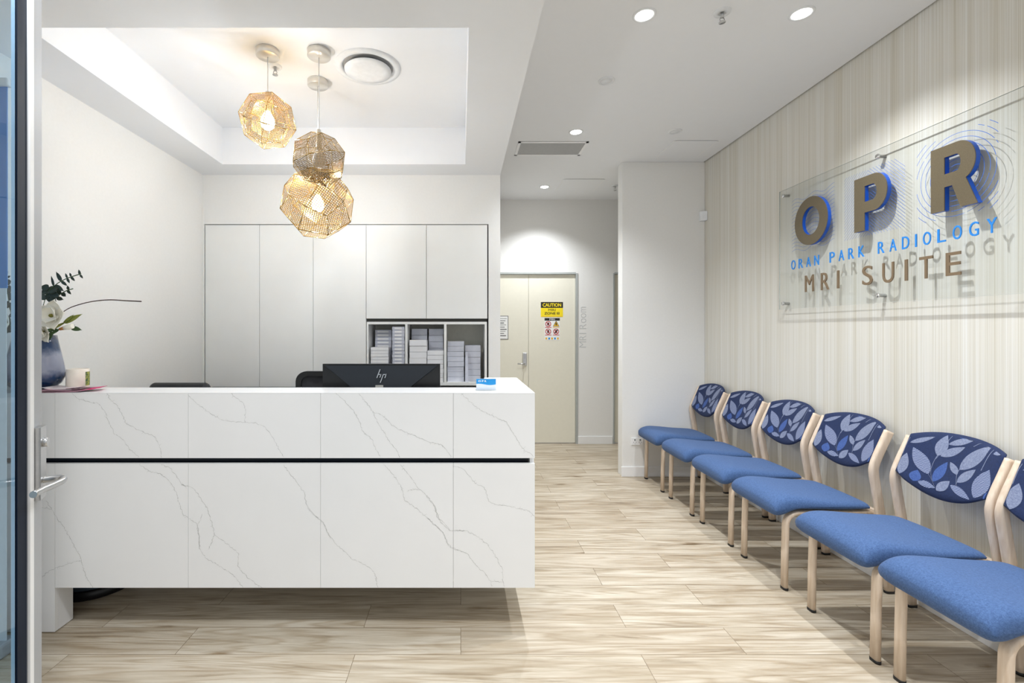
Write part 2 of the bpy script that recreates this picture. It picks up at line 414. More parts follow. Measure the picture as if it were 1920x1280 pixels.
struct(box((-6, -4, -.08), (6, 6.2, 0)).build('floor', 'floor'))
cx0, cx1, cy0, cy1 = -1.9, .036, 2.056, 3.742
m = MB()
T = 3.3
m.box((XL - .12, Y0, HS), (cx0, YC + .35, T)).box((cx1, Y0, HS), (XS, YE + .2, T)).box((cx0, Y0, HS), (cx1, cy0, T)).box((cx0, cy1, HS), (cx1, YC + .35, T))
m.box((cx0, cy0, HCF), (cx1, cy1, T))
m.box((XS, Y0, HK), (XR - .012, YE + .2, T - .02)).box((XR - .012, Y0, 3.06), (XR + 1.2, YE + .2, T - .02)).box((XR + .12, YE - 1.28, HK), (XR + 1.2, YE + .2, 3.06))
struct(m.build('ceiling', 'ceil'))
struct(box((XL - .12, Y0, 0), (XL, YC + .35, HS)).build('wall_left', 'wall'))
struct(box((XR, Y0, 0), (XR + .1, 4.6, 3.06)).build('wall_right', 'paperwall'))
m = MB()
zc = P(0, 420, YC).z
m.box((XL, YC, zc), (XS, YC + .35, HS))                     # bulkhead over the cabinets
m.box((P(916, 0, YC).x, YC, 0), (XS, YC + .35, zc))        # pier
m.box((XL, YC + .34, 0), (XS, YC + .45, HS))
m.box((XS - .1, YC + .3, 0), (XS, YE, HS))                 # corridor side
m.box((XL, YC, 0), (P(383, 0, YC).x, YC + .35, zc))
struct(m.build('wall_back', 'wall'))
m = MB()
dz1 = P(0, 512, YE).z; dxa, dxb = .37, P(1082, 0, YE).x; dxc, dxd = P(1149.5, 0, YE).x, 2.9
m.box((XS - .1, YE, dz1), (3.4, YE + .15, HK)).box((XS - .1, YE, 0), (dxa, YE + .15, dz1)).box((dxb, YE, 0), (dxc, YE + .15, dz1)).box((dxd, YE, 0), (3.4, YE + .15, dz1))
m.box((3.4, 4.45, 0), (3.5, YE + .15, HK))
struct(m.build('wall_end', 'wall'))
xp = P(1166.5, 0, 4.45).x
struct(box((xp, 4.45, 0), (XR, 4.568, HK), bev=.004).box((XR, 4.47, 0), (3.4, 4.568, HK)).build('wall_corridor', 'wall'))
struct(box((XR - .012, Y0, 0), (XR, 4.44, .095), bev=.003).build('baseboard_right', 'trimw'))
struct(box((xp - .010, 4.438, 0), (XR - .013, 4.45, .095), bev=.003).build('baseboard_corridor', 'trimw'))
struct(box((dxb + .01, YE - .012, 0), (dxc - .01, YE, .095), bev=.003).build('baseboard_end', 'trimw'))
struct(box((XL, 2.9, 0), (XL + .012, YC, .095), bev=.003).build('baseboard_left', 'trimw'))

# corridor double door
d = tag(empty('door_1', (dxa, YE, 0)), kind='structure')
fr = MB()
fr.box((dxa - .02, YE - .008, 0), (dxa + .012, YE + .1, dz1)).box((dxb - .016, YE - .008, 0), (dxb + .01, YE + .1, dz1)).box((dxa + .012, YE - .008, dz1 - .012), (dxb - .016, YE + .1, dz1 + .01))
fr.build('door_frame', 'doorframe', d)
xm = P(991, 0, YE + .02).x; YD = YE + .02
lf = box((dxa + .014, YD, .012), (xm - .002, YD + .045, dz1 - .016)).build('door_leaf', 'door', d)
box((xm + .002, YD, .012), (dxb - .018, YD + .045, dz1 - .016)).build('door_leaf', 'door', d)
a = P(979.8, 661, YD); b = P(987.5, 685, YD)
hm = MB().box((a.x, YD - .022, b.z), (b.x, YD, a.z), 0, .005)
for i in range(4):
    for j in range(3):
        q = Vector((a.x + .012 + j * .010, YD - .022, a.z - .02 - i * .014)); hm.box(q, q + Vector((.006, -.003, -.008)), 1)
lk = hm.build('keypad_lock', ['steel', 'alu'], lf)
q = P(983, 681.5, YD)
MB().tube([q, q + Vector((0, -.05, 0)), q + Vector((-.02, -.06, 0)), q + Vector((-.09, -.058, .003))], .008).build('door_handle', 'steel', lf)
d = tag(empty('door_2', (dxc, YE, 0)), kind='structure')
MB().box((dxc, YE - .008, 0), (dxc + .016, YE + .1, dz1)).box((dxc + .016, YE - .008, dz1 - .012), (dxd, YE + .1, dz1 + .01)).build('door_frame', 'doorframe', d)
box((dxc + .016, YD + .01, .012), (dxd, YD + .05, dz1 - .014)).build('door_leaf', 'door', d)

# lettering and stickers on the corridor wall
a = P(1099, 651, YE); b = P(1086, 575, YE)
t = thing('wall_lettering', (a.x, YE, a.z), 'pale grey letters running up the white wall beside the cream door', 'lettering')
hh = a.x - b.x; LL = b.z - a.z
for c_, z_, w_, k_ in (('M', 0, .15, 1), ('R', .185, .11, 1), ('I', .335, .018, 1), ('R', .46, .12, 1), ('o', .61, .105, .76), ('o', .735, .105, .76), ('m', .865, .135, .76)):
    MB().text(c_, (a.x, YE - .0006, a.z + z_ * LL), (0, 0, 1), (-1, 0, 0), (0, -1, 0), height=hh * k_, width=w_ * LL, depth=.001, bold=-.012).build('letter_' + c_.lower(), 'greytext', t)

def rect(x0, y0, x1, y1, Y, dy=0): a = P(x0, y0, Y); b = P(x1, y1, Y); return (a.x, Y + dy, b.z), (b.x, Y, a.z)
t = thing('caution_sign', P(1034, 593, YD), 'black and yellow caution sign on the cream door', 'sign')
a = P(1014, 566, YD); b = P(1055.5, 594, YD); W_, H_ = b.x - a.x, a.z - b.z
m = MB().box((a.x, YD - .0015, b.z), (b.x, YD, a.z)); m.box((a.x, YD - .002, a.z - H_ * .39), (b.x, YD - .0015, a.z), 1)
cx = (a.x + b.x) / 2
m.text('CAUTION', (cx, YD - .002, a.z - H_ * .32), (1, 0, 0), (0, 0, 1), (0, -1, 0), height=H_ * .24, width=W_ * .84, depth=.001, mi=0, bold=.03, align='C')
m.text('MRI', (cx, YD - .0015, a.z - H_ * .61), (1, 0, 0), (0, 0, 1), (0, -1, 0), height=H_ * .16, width=W_ * .32, depth=.001, mi=1, align='C')
m.text('ZONE III', (cx, YD - .0015, a.z - H_ * .84), (1, 0, 0), (0, 0, 1), (0, -1, 0), height=H_ * .16, width=W_ * .68, depth=.001, mi=1, bold=.02, align='C')
m.box((a.x + .01, YD - .0018, b.z + .006), (b.x - .01, YD - .0015, b.z + .012), 2)
m.build('sign_plate', ['yellow', 'ink', 'amber'], t)
t = thing('warning_notice', P(1035, 637, YD), 'white poster of round prohibition symbols below the caution sign', 'sign')
a = P(1021, 596, YD); b = P(1049.5, 637.5, YD); W_, H_ = b.x - a.x, a.z - b.z; n = (0, -1, 0)
m = MB().box((a.x, YD - .0015, b.z), (b.x, YD, a.z)); m.box((a.x, YD - .002, a.z - H_ * .12), (b.x, YD - .0015, a.z), 1)
m.text('MRI', ((a.x + b.x) / 2, YD - .002, a.z - H_ * .1), (1, 0, 0), (0, 0, 1), n, height=H_ * .08, width=W_ * .34, depth=.001, mi=0, align='C')
def ringm(c, r, wd, mi, off=.0022): m.strip([Vector(c) + Vector((r * math.cos(k * math.pi / 12), 0, r * math.sin(k * math.pi / 12))) for k in range(25)], wd, n, mi, off)
for fx, fy, kind in ((.24, .27, 0), (.76, .27, 1), (.24, .61, 0), (.76, .61, 2)):
    c = Vector((a.x + W_ * fx, YD, a.z - H_ * fy)); r = W_ * .17
    if kind == 1:
        tri = [c + Vector((0, 0, r * 1.1)), c + Vector((r * 1.15, 0, -r * .9)), c + Vector((-r * 1.15, 0, -r * .9))]
        m.add([q + Vector((0, -.002, 0)) for q in tri], [(0, 1, 2)], 3); m.strip(tri + tri[:1], W_ * .035, n, 1, .0024)
        m.strip([c + Vector((0, 0, r * .4)), c + Vector((0, 0, -r * .5))], W_ * .07, n, 1, .0024)
    else:
        m.strip([c + Vector((0, 0, r * .55)), c + Vector((0, 0, -r * .55))], W_ * .13, n, 1, .002)
        if kind == 2: m.strip([c + Vector((-r * .6, 0, -r * .6)), c + Vector((r * .6, 0, r * .6))], W_ * .06, n, 1, .002)
        ringm(c, r, W_ * .045, 2); m.strip([c + Vector((-r * .7, 0, r * .7)), c + Vector((r * .7, 0, -r * .7))], W_ * .04, n, 2, .0024)
    m.box((c.x - W_ * .21, YD - .002, c.z - r - H_ * .055), (c.x + W_ * .21, YD - .0015, c.z - r - H_ * .025), 3 if kind == 1 else 2)
for i, mi in enumerate((3, 4, 3, 4, 3)):
    x = a.x + W_ * (.12 + .19 * i); m.box((x - W_ * .06, YD - .002, b.z + H_ * .03), (x + W_ * .05, YD - .0015, b.z + H_ * .12), mi)
m.build('poster_sheet', ['paper', 'ink', 'red', 'amber', 'skyblue'], t)
t = thing('framed_notice', P(946, 636, YD), 'thin framed white notice on the left door leaf behind the desk', 'notice')
a = P(934, 592, YD); b = P(953, 636, YD)
m = MB().box((a.x, YD - .004, b.z), (b.x, YD, a.z), 1); m.box((a.x + .006, YD - .005, b.z + .006), (b.x - .006, YD - .004, a.z - .006), 0)
for k in range(9):
    z = a.z - .03 - k * .026; m.box((a.x + .02, YD - .0056, z), (b.x - .02 - (k * 37 % 5) * .008, YD - .005, z - .005 - (k % 3) * .002), 1)
m.build('notice_sheet', ['paper', 'ink'], t)

# ------------------------------------------------------------------ ceiling fittings
def downlight(px, py, h, label, lit=True, seen=True, group=None):
    Yd = F * (h - HC) / (VY - py) if seen else py
    x = (px - VX) / F * Yd if seen else px
    t = thing('downlight', (x, Yd, h), label, 'ceiling light', group)
    MB().lathe([(.043, 0), (.043, -.004), (.054, -.005), (.058, -.001), (.058, .0)], (x, Yd, h), 40, top=False, bot=False).build('bezel', 'coral', t)
    MB().lathe([(.001, -.0025), (.044, -.0025)], (x, Yd, h), 40, bot=False, top=False).build('lens', 'lampdisc', t, recalc=False)
    ld = bpy.data.lights.new('downlight_beam', 'SPOT'); ld.energy = LIGHT_W; ld.spot_size = R(122); ld.spot_blend = 1.0; ld.shadow_soft_size = .02; ld.color = (.93, .965, 1)
    lo = bpy.data.objects.new('downlight_beam', ld); COL.objects.link(lo); lo.parent = t; lo.location = (0, 0, -.045)
downlight(1208, 28, HK, 'brightest round downlight near the sprinkler, nearest the camera on the left')
downlight(1503, 25, HK, 'round downlight nearest the striped wall')
downlight(1080, 247, HK, 'round downlight just beyond the rectangular air grille')
downlight(1021, 350, HK, 'smallest and farthest round downlight over the corridor doors')
for x_, y_ in ((.93, .98), (1.72, .98), (-.9, .98)):  # unseen lamps added to brighten the desk front and the near floor
    downlight(x_, y_, HK if x_ > 0 else HS, 'unseen round downlight added above the entrance', seen=False, group='unseen downlights added above the entrance')

def ceil_disc(name, px, py, h, label, cat):
    Yd = F * (h - HC) / (VY - py); x = (px - VX) / F * Yd
    t = thing(name, (x, Yd, h), label, cat)
    MB().lathe([(.052, 0), (.05, -.006), (.04, -.009), (.038, -.005), (.03, -.004), (.028, -.008), (.001, -.009)], (x, Yd, h), 36, bot=False, top=False).build('grille_cover', 'coral', t, recalc=False)
ceil_disc('ceiling_sensor', 1137, 151, HK, 'flat round white sensor in the ceiling between the downlights', 'sensor')
ceil_disc('ceiling_speaker', 1266, 246, HK, 'flat round white disc beside the ceiling access panel', 'speaker')
def sprinkler(px, py, h, label):
    Yd = F * (h - HC) / (VY - py); x = (px - VX) / F * Yd
    t = thing('sprinkler', (x, Yd, h), label, 'sprinkler')
    MB().lathe([(.04, 0), (.038, -.008), (.018, -.01), (.016, -.002)], (x, Yd, h), 28, bot=False).build('escutcheon', 'coral', t, recalc=False)
    mm = MB().lathe([(.008, -.002), (.008, -.03)], (x, Yd, h), 12).lathe([(.016, -.052), (.016, -.055)], (x, Yd, h), 16)
    for s in (-1, 1): mm.tube([(x + s * .006, Yd, h - .028), (x + s * .012, Yd, h - .04), (x, Yd, h - .053)], .002, 6)
    mm.build('head', 'steel', t)
sprinkler(1354, 22, HK, 'chrome sprinkler head between the two nearest downlights')
sprinkler(1153, 348, HK, 'small sprinkler head at the far end of the corridor ceiling')
sprinkler(516, 124, HCF, 'small sprinkler head in the recessed ceiling beside the first pendant')

def cpt(px, py, h): Yd = F * (h - HC) / (VY - py); return Vector(((px - VX) / F * Yd, Yd, h))
a = cpt(985, 267, HK); b = cpt(1090, 289, HK)
x0, x1, y1, y0 = cpt(965, 289, HK).x, cpt(1097.5, 267, HK).x, cpt(0, 267, HK).y, cpt(0, 289, HK).y
x0 = (965 - VX) / F * y0; x1 = (1088 - VX) / F * y0
t = thing('air_grille', ((x0 + x1) / 2, y0, HK), 'rectangular grey return air grille in the corridor ceiling', 'air vent')
m = MB(); wv = .022
m.box((x0, y0, HK - .006), (x1, y0 + wv, HK)).box((x0, y1 - wv, HK - .006), (x1, y1, HK)).box((x0, y0 + wv, HK - .006), (x0 + wv, y1 - wv, HK)).box((x1 - wv, y0 + wv, HK - .006), (x1, y1 - wv, HK))
m.build('frame', 'trimw', t)
m = MB().box((x0 + wv, y0 + wv, HK - .002), (x1 - wv, y1 - wv, HK))
k = y0 + wv
while k < y1 - wv: m.box((x0 + wv, k, HK - .005), (x1 - wv, k + .003, HK - .002)); k += .012
m.build('grille', 'grille', t)
def access(pa, pb, label):
    (xa, ya), (xb, yb) = pa, pb
    yn = F * (HK - HC) / (VY - yb); yf = F * (HK - HC) / (VY - ya)
    X0 = (xa - VX) / F * yn; X1 = (xb - VX) / F * yf
    t = thing('access_panel', ((X0 + X1) / 2, yn, HK), label, 'access panel')
    MB().box((X0, yn, HK - .003), (X1, yf, HK)).build('frame', 'trimw', t)
    MB().box((X0 + .012, yn + .012, HK - .005), (X1 - .012, yf - .012, HK - .003)).build('hatch', 'ceil', t)
access((1231, 264), (1347, 293), 'flush white ceiling hatch close to the striped wall')
access((1041, 336), (1134, 358), 'flush white ceiling hatch near the corridor doors')

c = cpt(690, 126, HCF)
t = thing('ceiling_diffuser', c, 'large round white air diffuser beside the pendant lights', 'air vent')
MB().lathe([(.20, 0), (.198, -.006), (.165, -.012), (.15, -.004), (.15, .0)], c, 64, bot=False, top=False).build('outer_ring', 'coral', t, recalc=False)
MB().lathe([(.15, -.001), (.001, -.001)], c, 48, bot=False, top=False).build('throat', 'grille', t, recalc=False)
MB().lathe([(.001, -.012), (.11, -.014), (.142, -.022), (.142, -.026), (.10, -.03), (.001, -.031)], c, 64, bot=False, top=False).build('centre_plate', 'coral', t)

# ------------------------------------------------------------------ pendants
def polyshade(c, dia, rot, pm, t, hole_r, hole_mat):
    s_ = 1 + math.sqrt(2); A = 1 / s_; B = 1 / (2 + math.sqrt(2)); C_ = 1 / (3 + math.sqrt(2)); k = dia / 2 / A / 1.03
    V = {}; vs = []
    for x in (-1, 0, 1):
        for y in (-1, 0, 1):
            for z in (-1, 0, 1):
                nz = abs(x) + abs(y) + abs(z)
                if nz == 0: continue
                V[(x, y, z)] = len(vs); vs.append(Vector((x, y, z)) * {1: A, 2: B, 3: C_}[nz] * k)
    faces = []
    for ax in range(3):
        for s in (-1, 1):
            o1, o2 = [i for i in range(3) if i != ax]
            for p in (-1, 1):
                for q in (-1, 1):
                    def key(u, v):
                        l = [0, 0, 0]; l[ax] = s; l[o1] = u; l[o2] = v; return tuple(l)
                    faces.append([V[key(0, 0)], V[key(p, 0)], V[key(p, q)], V[key(0, q)]])
    rm = Matrix.Rotation(R(rot[0]), 3, 'X') @ Matrix.Rotation(R(rot[1]), 3, 'Y') @ Matrix.Rotation(R(rot[2]), 3, 'Z')
    vs = [rm @ v for v in vs]
    me = bpy.data.meshes.new('shade'); me.from_pydata(vs, [], faces); me.materials.append(M[pm])
    uv = me.uv_layers.new(name='UVMap')
    for p in me.polygons:
        co = [vs[i] for i in p.vertices]; ctr = sum(co, Vector()) / 4; ux = (co[2] - co[0]).normalized(); n = (co[1] - co[0]).cross(co[3] - co[0]).normalized()
        ux = (ux + n.cross(ux)).normalized(); uy = n.cross(ux)
        for li, vi in zip(p.loop_indices, p.vertices): uv.data[li].uv = ((vs[vi] - ctr).dot(ux) + 10, (vs[vi] - ctr).dot(uy) + 10)
    o = bpy.data.objects.new('lamp_shade', me); COL.objects.link(o); o.parent = t; o.location = Vector(c) - ORG[t]
    m = MB(); es = set()
    for f in faces:
        for i in range(4): es.add(tuple(sorted((f[i], f[(i + 1) % 4]))))
    for a_, b_ in es: m.tube([vs[a_] + Vector(c), vs[b_] + Vector(c)], dia * .006, 6)
    r = m.build('shade_rim', 'brass', t)
    return max(v.z for v in vs)

def pendant(can, hc, shade_px, Yc, dia, rot, pm, label, lit=1.0):
    top = cpt(can[0], can[1], HCF)
    c = P(shade_px[0], shade_px[1], Yc); c.x = top.x if abs(c.x - top.x) < .05 else c.x
    t = thing('pendant_light', (top.x, top.y, HCF), label, 'pendant light')
    MB().lathe([(.001, 0), (.062, 0), (.065, -.004), (.065, -.036), (.061, -.04), (.001, -.04)], (top.x, top.y, HCF), 40, bot=False, top=False).build('canopy', 'nickel', t)
    zt = polyshade((top.x, top.y, c.z), dia, rot, pm, t, .0, None)
    MB().tube([(top.x, top.y, HCF - .04), (top.x, top.y, c.z + zt - .01)], .0028, 8).build('cord', 'cord', t)
    MB().lathe([(.012, zt + .02), (.016, zt - .015), (.018, .075), (.018, .055)], (top.x, top.y, c.z), 20).build('lamp_holder', 'nickel', t)
    MB().lathe([(.013, .058), (.02, .045), (.036, .015), (.04, -.01), (.034, -.034), (.018, -.048), (.001, -.05)], (top.x, top.y, c.z), 24, bot=False, top=False).build('light_bulb', 'bulb' if lit else 'coral', t)
    if lit:
        ld = bpy.data.lights.new('bulb_glow', 'POINT'); ld.energy = BULB_W * lit; ld.shadow_soft_size = .03; ld.color = (.88, .94, 1)
        lo = bpy.data.objects.new('bulb_glow', ld); COL.objects.link(lo); lo.parent = t; lo.location = (0, 0, c.z - HCF - .08)
pendant((502, 94), 0, (503, 227), cpt(502, 94, HCF).y, .325, (24, 18, 12), 'perf', 'small faceted brass pendant glowing on the left, hung highest', 1)
pendant((598, 95), 0, (600, 299), cpt(598, 95, HCF).y, .325, (8, -14, 42), 'perf', 'small dark faceted brass pendant in front of the large one', 0)
pendant((596, 151), 0, (592, 382), cpt(596, 151, HCF).y, .485, (-30, 22, 20), 'perfbig', 'large faceted brass pendant hanging lowest', 1.2)

# ------------------------------------------------------------------ reception desk
YF = 2.146; DX0, DX1 = XL, P(1003, 0, YF).x
zt = 1.095; z_u0 = P(0, 858.5, YF).z; z_l1 = P(0, 869, YF).z; z_b = P(0, 1101.5, YF).z
desk = thing('reception_desk', ((DX0 + DX1) / 2, 2.5, 0), 'long white veined stone reception desk with a dark horizontal channel', 'reception desk')
cutx = [P(x, 0, YF).x for x in (103, 353, 601, 850)] + [DX1]
def pixline(s): return [P(x, y, YF) for x, y in s]
def q1(l): return [(60 + x / 3.2, 720 + y / 3.2) for x, y in l]
def q2(l): return [(340 + x / 3.2, 720 + y / 3.2) for x, y in l]
def q3(l): return [(580 + x / 3.2, 720 + y / 3.2) for x, y in l]
def q4(l): return [(800 + x / 2.908, 680 + y / 2.908) for x, y in l]
veins = [
 q1([(240, 52), (285, 92), (330, 102), (395, 115), (435, 158), (455, 215), (480, 262), (490, 295), (550, 335), (580, 380), (640, 438)]),
 q1([(450, 55), (475, 100), (515, 132), (545, 190), (565, 235), (620, 265), (735, 315), (760, 360), (775, 410), (778, 440)]),
 q1([(645, 482), (700, 520), (775, 540), (830, 590), (865, 645), (885, 720), (905, 780), (985, 832), (1000, 900), (1003, 990)]),
 q1([(775, 482), (830, 505), (865, 545), (900, 605), (940, 612)]),
 q1([(60, 738), (118, 750), (150, 800), (205, 880), (240, 945), (285, 1020), (300, 1080), (320, 1150), (365, 1222)]),
 q1([(60, 1158), (110, 1115), (160, 1095), (215, 1078), (290, 1058)]), q1([(85, 700), (118, 750)]),
 q2([(40, 62), (75, 98), (120, 135), (180, 180), (240, 212), (300, 225), (385, 230), (440, 232), (490, 250), (530, 290), (560, 345), (615, 435)]),
 q2([(300, 55), (325, 82), (375, 115), (385, 160), (383, 228)]),
 q2([(615, 482), (640, 520), (690, 585), (740, 655), (750, 720), (785, 775), (850, 828), (896, 925)]),
 q2([(0, 604), (45, 612), (80, 632), (120, 690), (158, 748), (185, 840), (198, 900), (245, 935), (345, 1015), (338, 1090), (400, 1165), (485, 1220)]),
 q2([(198, 900), (182, 950), (165, 990)]), q2([(125, 778), (118, 815), (95, 840)]),
 q2([(98, 845), (108, 920), (108, 985), (150, 1045), (215, 1082), (310, 1142), (370, 1220)]),
 q3([(0, 745), (30, 785), (85, 830), (120, 910), (165, 965), (215, 1005), (250, 1045), (295, 1062), (360, 1098), (395, 1140), (412, 1218)]),
 q3([(160, 55), (205, 95), (265, 155), (298, 220), (320, 280), (375, 330), (395, 375), (425, 438)]),
 q3([(297, 55), (330, 95), (385, 170), (410, 230), (455, 295), (485, 355), (530, 405), (543, 438)]),
 q3([(385, 170), (420, 178), (460, 205), (500, 250), (560, 280), (640, 312), (710, 345), (795, 365), (825, 395), (850, 438)]),
 q3([(445, 482), (500, 540), (550, 605), (575, 700), (620, 728), (670, 770), (750, 840), (800, 890), (830, 960), (860, 985), (928, 1005)]),
 q3([(545, 482), (600, 545), (660, 630), (715, 680), (755, 735), (780, 810), (810, 830), (845, 880), (928, 878)]),
 q3([(590, 642), (635, 628), (665, 635)]),
 q4([(190, 168), (235, 212), (290, 255), (345, 285), (435, 320), (465, 375), (490, 410), (520, 465), (585, 510)]),
 q4([(148, 562), (200, 580), (240, 620), (262, 655), (315, 680), (338, 755), (375, 772), (440, 780), (560, 808), (592, 838)]),
 q4([(0, 725), (45, 785), (60, 845), (90, 880), (130, 915)]),
 q4([(145, 914), (210, 914), (265, 938), (335, 992), (380, 1060), (412, 1120), (414, 1180), (425, 1218)]),
 q4([(0, 845), (45, 885), (90, 925), (110, 975), (140, 1008), (225, 1042), (265, 1100), (320, 1150), (352, 1195), (354, 1218)]),
 q4([(355, 1192), (390, 1190), (412, 1198)]),
]
random.seed(4)
def jitter(pts):
    out = [pts[0]]
    for a, b in zip(pts, pts[1:]):
        n = max(2, int((b - a).length / .0065)); d = (b - a); nn = Vector((-d.z, 0, d.x)).normalized() if d.length else Vector((0, 0, 1))
        for i in range(1, n + 1): out.append(a + d * i / n + (nn * random.uniform(-.0034, .0034) if i < n else Vector()))
    return out
vsegs = []
for vn in veins:
    p = jitter(pixline(vn))
    for i in range(len(p) - 1):
        vsegs.append((p[i], p[i + 1], random.uniform(.0007, .0021)))
        if random.random() < .2:
            e = p[i] + Vector((random.uniform(-.010, .010), 0, random.uniform(-.010, .010))); vsegs.append((p[i], e, .0007))
def slab(x0, x1, z0, z1, name='front_panel'):
    m = MB().box((x0 + .0006, YF, z0), (x1 - .0006, YF + .02, z1))
    for a_, b_, wv in vsegs:
        t0, t1 = 0.0, 1.0; d_ = b_ - a_; ok = True
        for p, q in ((-d_.x, a_.x - x0 - .001), (d_.x, x1 - .001 - a_.x), (-d_.z, a_.z - z0), (d_.z, z1 - a_.z)):
            if abs(p) < 1e-9: ok = ok and q >= 0
            elif p < 0: t0 = max(t0, q / p)
            else: t1 = min(t1, q / p)
        if ok and t1 - t0 > .02: m.strip([a_ + d_ * t0, a_ + d_ * t1], wv, (0, -1, 0), 1, .0003)
    return m.build(name, ['stone', 'vein'], desk, recalc=False)
for a_, b_ in zip(cutx, cutx[1:]):
    slab(a_, b_, z_u0, zt - .0005); slab(a_, b_, z_b, z_l1)
slab(DX0 + .003, cutx[0], z_u0, zt - .0005, 'end_panel'); slab(DX0 + .003, cutx[0], .004, z_l1, 'end_panel')
box((DX0 + .004, YF + .021, .004), (cutx[0], YF + .10, z_b - .001)).build('leg', 'stone', desk)
# countertop, return and end panel
xi = P(907.6, 0, 2.85).x
yb = 2.352
MB().box((DX0 + .003, YF + .0, zt), (DX1, yb, zt + .0012)).box((DX0 + .003, YF + .021, zt - .02), (DX1, yb, zt)).box((xi, yb, zt - .02), (DX1, 2.852, zt + .0012)).build('countertop', 'stone', desk)
MB().box((DX1 - .02, YF + .024, z_b), (DX1 - .0005, 2.85, zt - .021)).box((xi, 2.83, z_b), (DX1 - .021, 2.85, zt - .021)).box((xi, yb, .72), (xi + .02, 2.829, zt - .021)).build('side_panel', 'stone', desk)
ch1 = P(993.5, 0, YF + .04).x
MB().box((DX0 + .004, YF + .045, z_l1 - .03), (DX1 - .024, YF + .05, z_u0 + .03)).build('channel_back', 'void', desk)
MB().box((DX0 + .004, YF + .052, z_b + .002), (DX1 - .021, yb - .004, zt - .021)).build('carcass', 'cab', desk)
MB().box((DX0 + .01, yb, .715), (xi - .001, 2.85, .74)).build('work_surface', 'cab', desk)
MB().box((-1.6, 2.66, 0), (.2, 2.8, z_b)).box((-1.6, 2.66, z_b), (.2, 2.68, .715)).build('plinth', 'cab', desk)

# ------------------------------------------------------------------ things on the desk
ZT = zt + .0014
vx = P(66, 0, 2.262)
t = thing('vase', (vx.x, 2.262, ZT), 'dark blue and grey marbled glass vase on the counter', 'vase')
MB().lathe([(.001, 0), (.055, 0), (.078, .008), (.1, .03), (.113, .06), (.114, .085), (.108, .125), (.098, .175), (.088, .225), (.082, .262), (.078, .262), (.084, .22), (.09, .16), (.001, .15)], (vx.x, 2.262, ZT), 56, bot=False, top=False).build('vase_body', 'vase', t)
vtop = Vector((vx.x, 2.262, ZT + .262))

def petal(c, d, up, L, W, cup, nx=6, ny=5):
    """a cupped petal from c along d, facing up"""
    d = Vector(d).normalized(); up = Vector(up); up = (up - d * up.dot(d)).normalized(); s = d.cross(up); vs = []; fs = []
    for i in range(nx + 1):
        u = i / nx; wv = W * math.sin(math.pi * min(1, (u * .93 + .07)) ** .8) ** .7 if 0 < u else W * .25
        for j in range(-ny, ny + 1):
            v = j / ny; vs.append(Vector(c) + d * L * u * (1 - .08 * v * v) + s * wv * v / 2 + up * (cup * L * (u * u * .5 + v * v * .3 * (1 - u * .3) + .03 * math.sin(7 * v + 5 * u))))
    k = 2 * ny + 1
    for i in range(nx):
        for j in range(k - 1): fs.append((i * k + j, i * k + j + 1, (i + 1) * k + j + 1, (i + 1) * k + j))
    return vs, fs
def solid(o, th=.001):
    md = o.modifiers.new('solid', 'SOLIDIFY'); md.thickness = th; return o
def magnolia(cpos, face, size, label, n=7, seed=0, stem_to=None):
    rnd = random.Random(seed); c = Vector(cpos)
    t = thing('magnolia', c, label, 'flower')
    f = Vector(face).normalized(); a = f.orthogonal().normalized(); b = f.cross(a)
    for ring, (cnt, tilt, L) in enumerate(((n - 3, .25, 1.0), (3, .75, .72))):
        for k in range(cnt):
            an = 2 * math.pi * (k + .3 * ring + rnd.uniform(-.1, .1)) / cnt; d = a * math.cos(an) + b * math.sin(an)
            vs, fs = petal(c - f * .008 * (1 - ring), (d + f * tilt), f, size * L * rnd.uniform(.92, 1.06), size * .92, .35)
            solid(MB().add(vs, fs, 0, True).build('petal', 'petal', t, recalc=False))
    m = MB()
    m.lathe([(.001, .018), (.007, .014), (.009, .004), (.006, -.004)], (0, 0, 0), 14)
    q = Vector((0, 0, 1)).rotation_difference(f)
    m.v = [q @ v + c for v in m.v]; m.build('flower_centre', 'pistil', t)
    base = Vector(stem_to) if stem_to else vtop + Vector((rnd.uniform(-.03, .03), rnd.uniform(-.03, .03), -.1))
    MB().tube(smooth_path([c - f * .01, c - f * .04 + Vector((0, 0, -.02)), base]), .0035, 8).build('stem', 'leafg', t)
    return t
magnolia(P(98, 592, 2.17), (.12, -1, .12),   .08, 'open white magnolia facing the camera, highest on the right of the bouquet', 8, 3)
magnolia(P(80, 622, 2.19), (-.1, -1, -.25), .062, 'white magnolia hanging lowest over the rim of the blue vase', 7, 8)
magnolia(P(12, 607, 2.2), (-.5, -.9, .2), .06, 'white magnolia on the left of the bouquet, seen through the glass door', 7, 5)

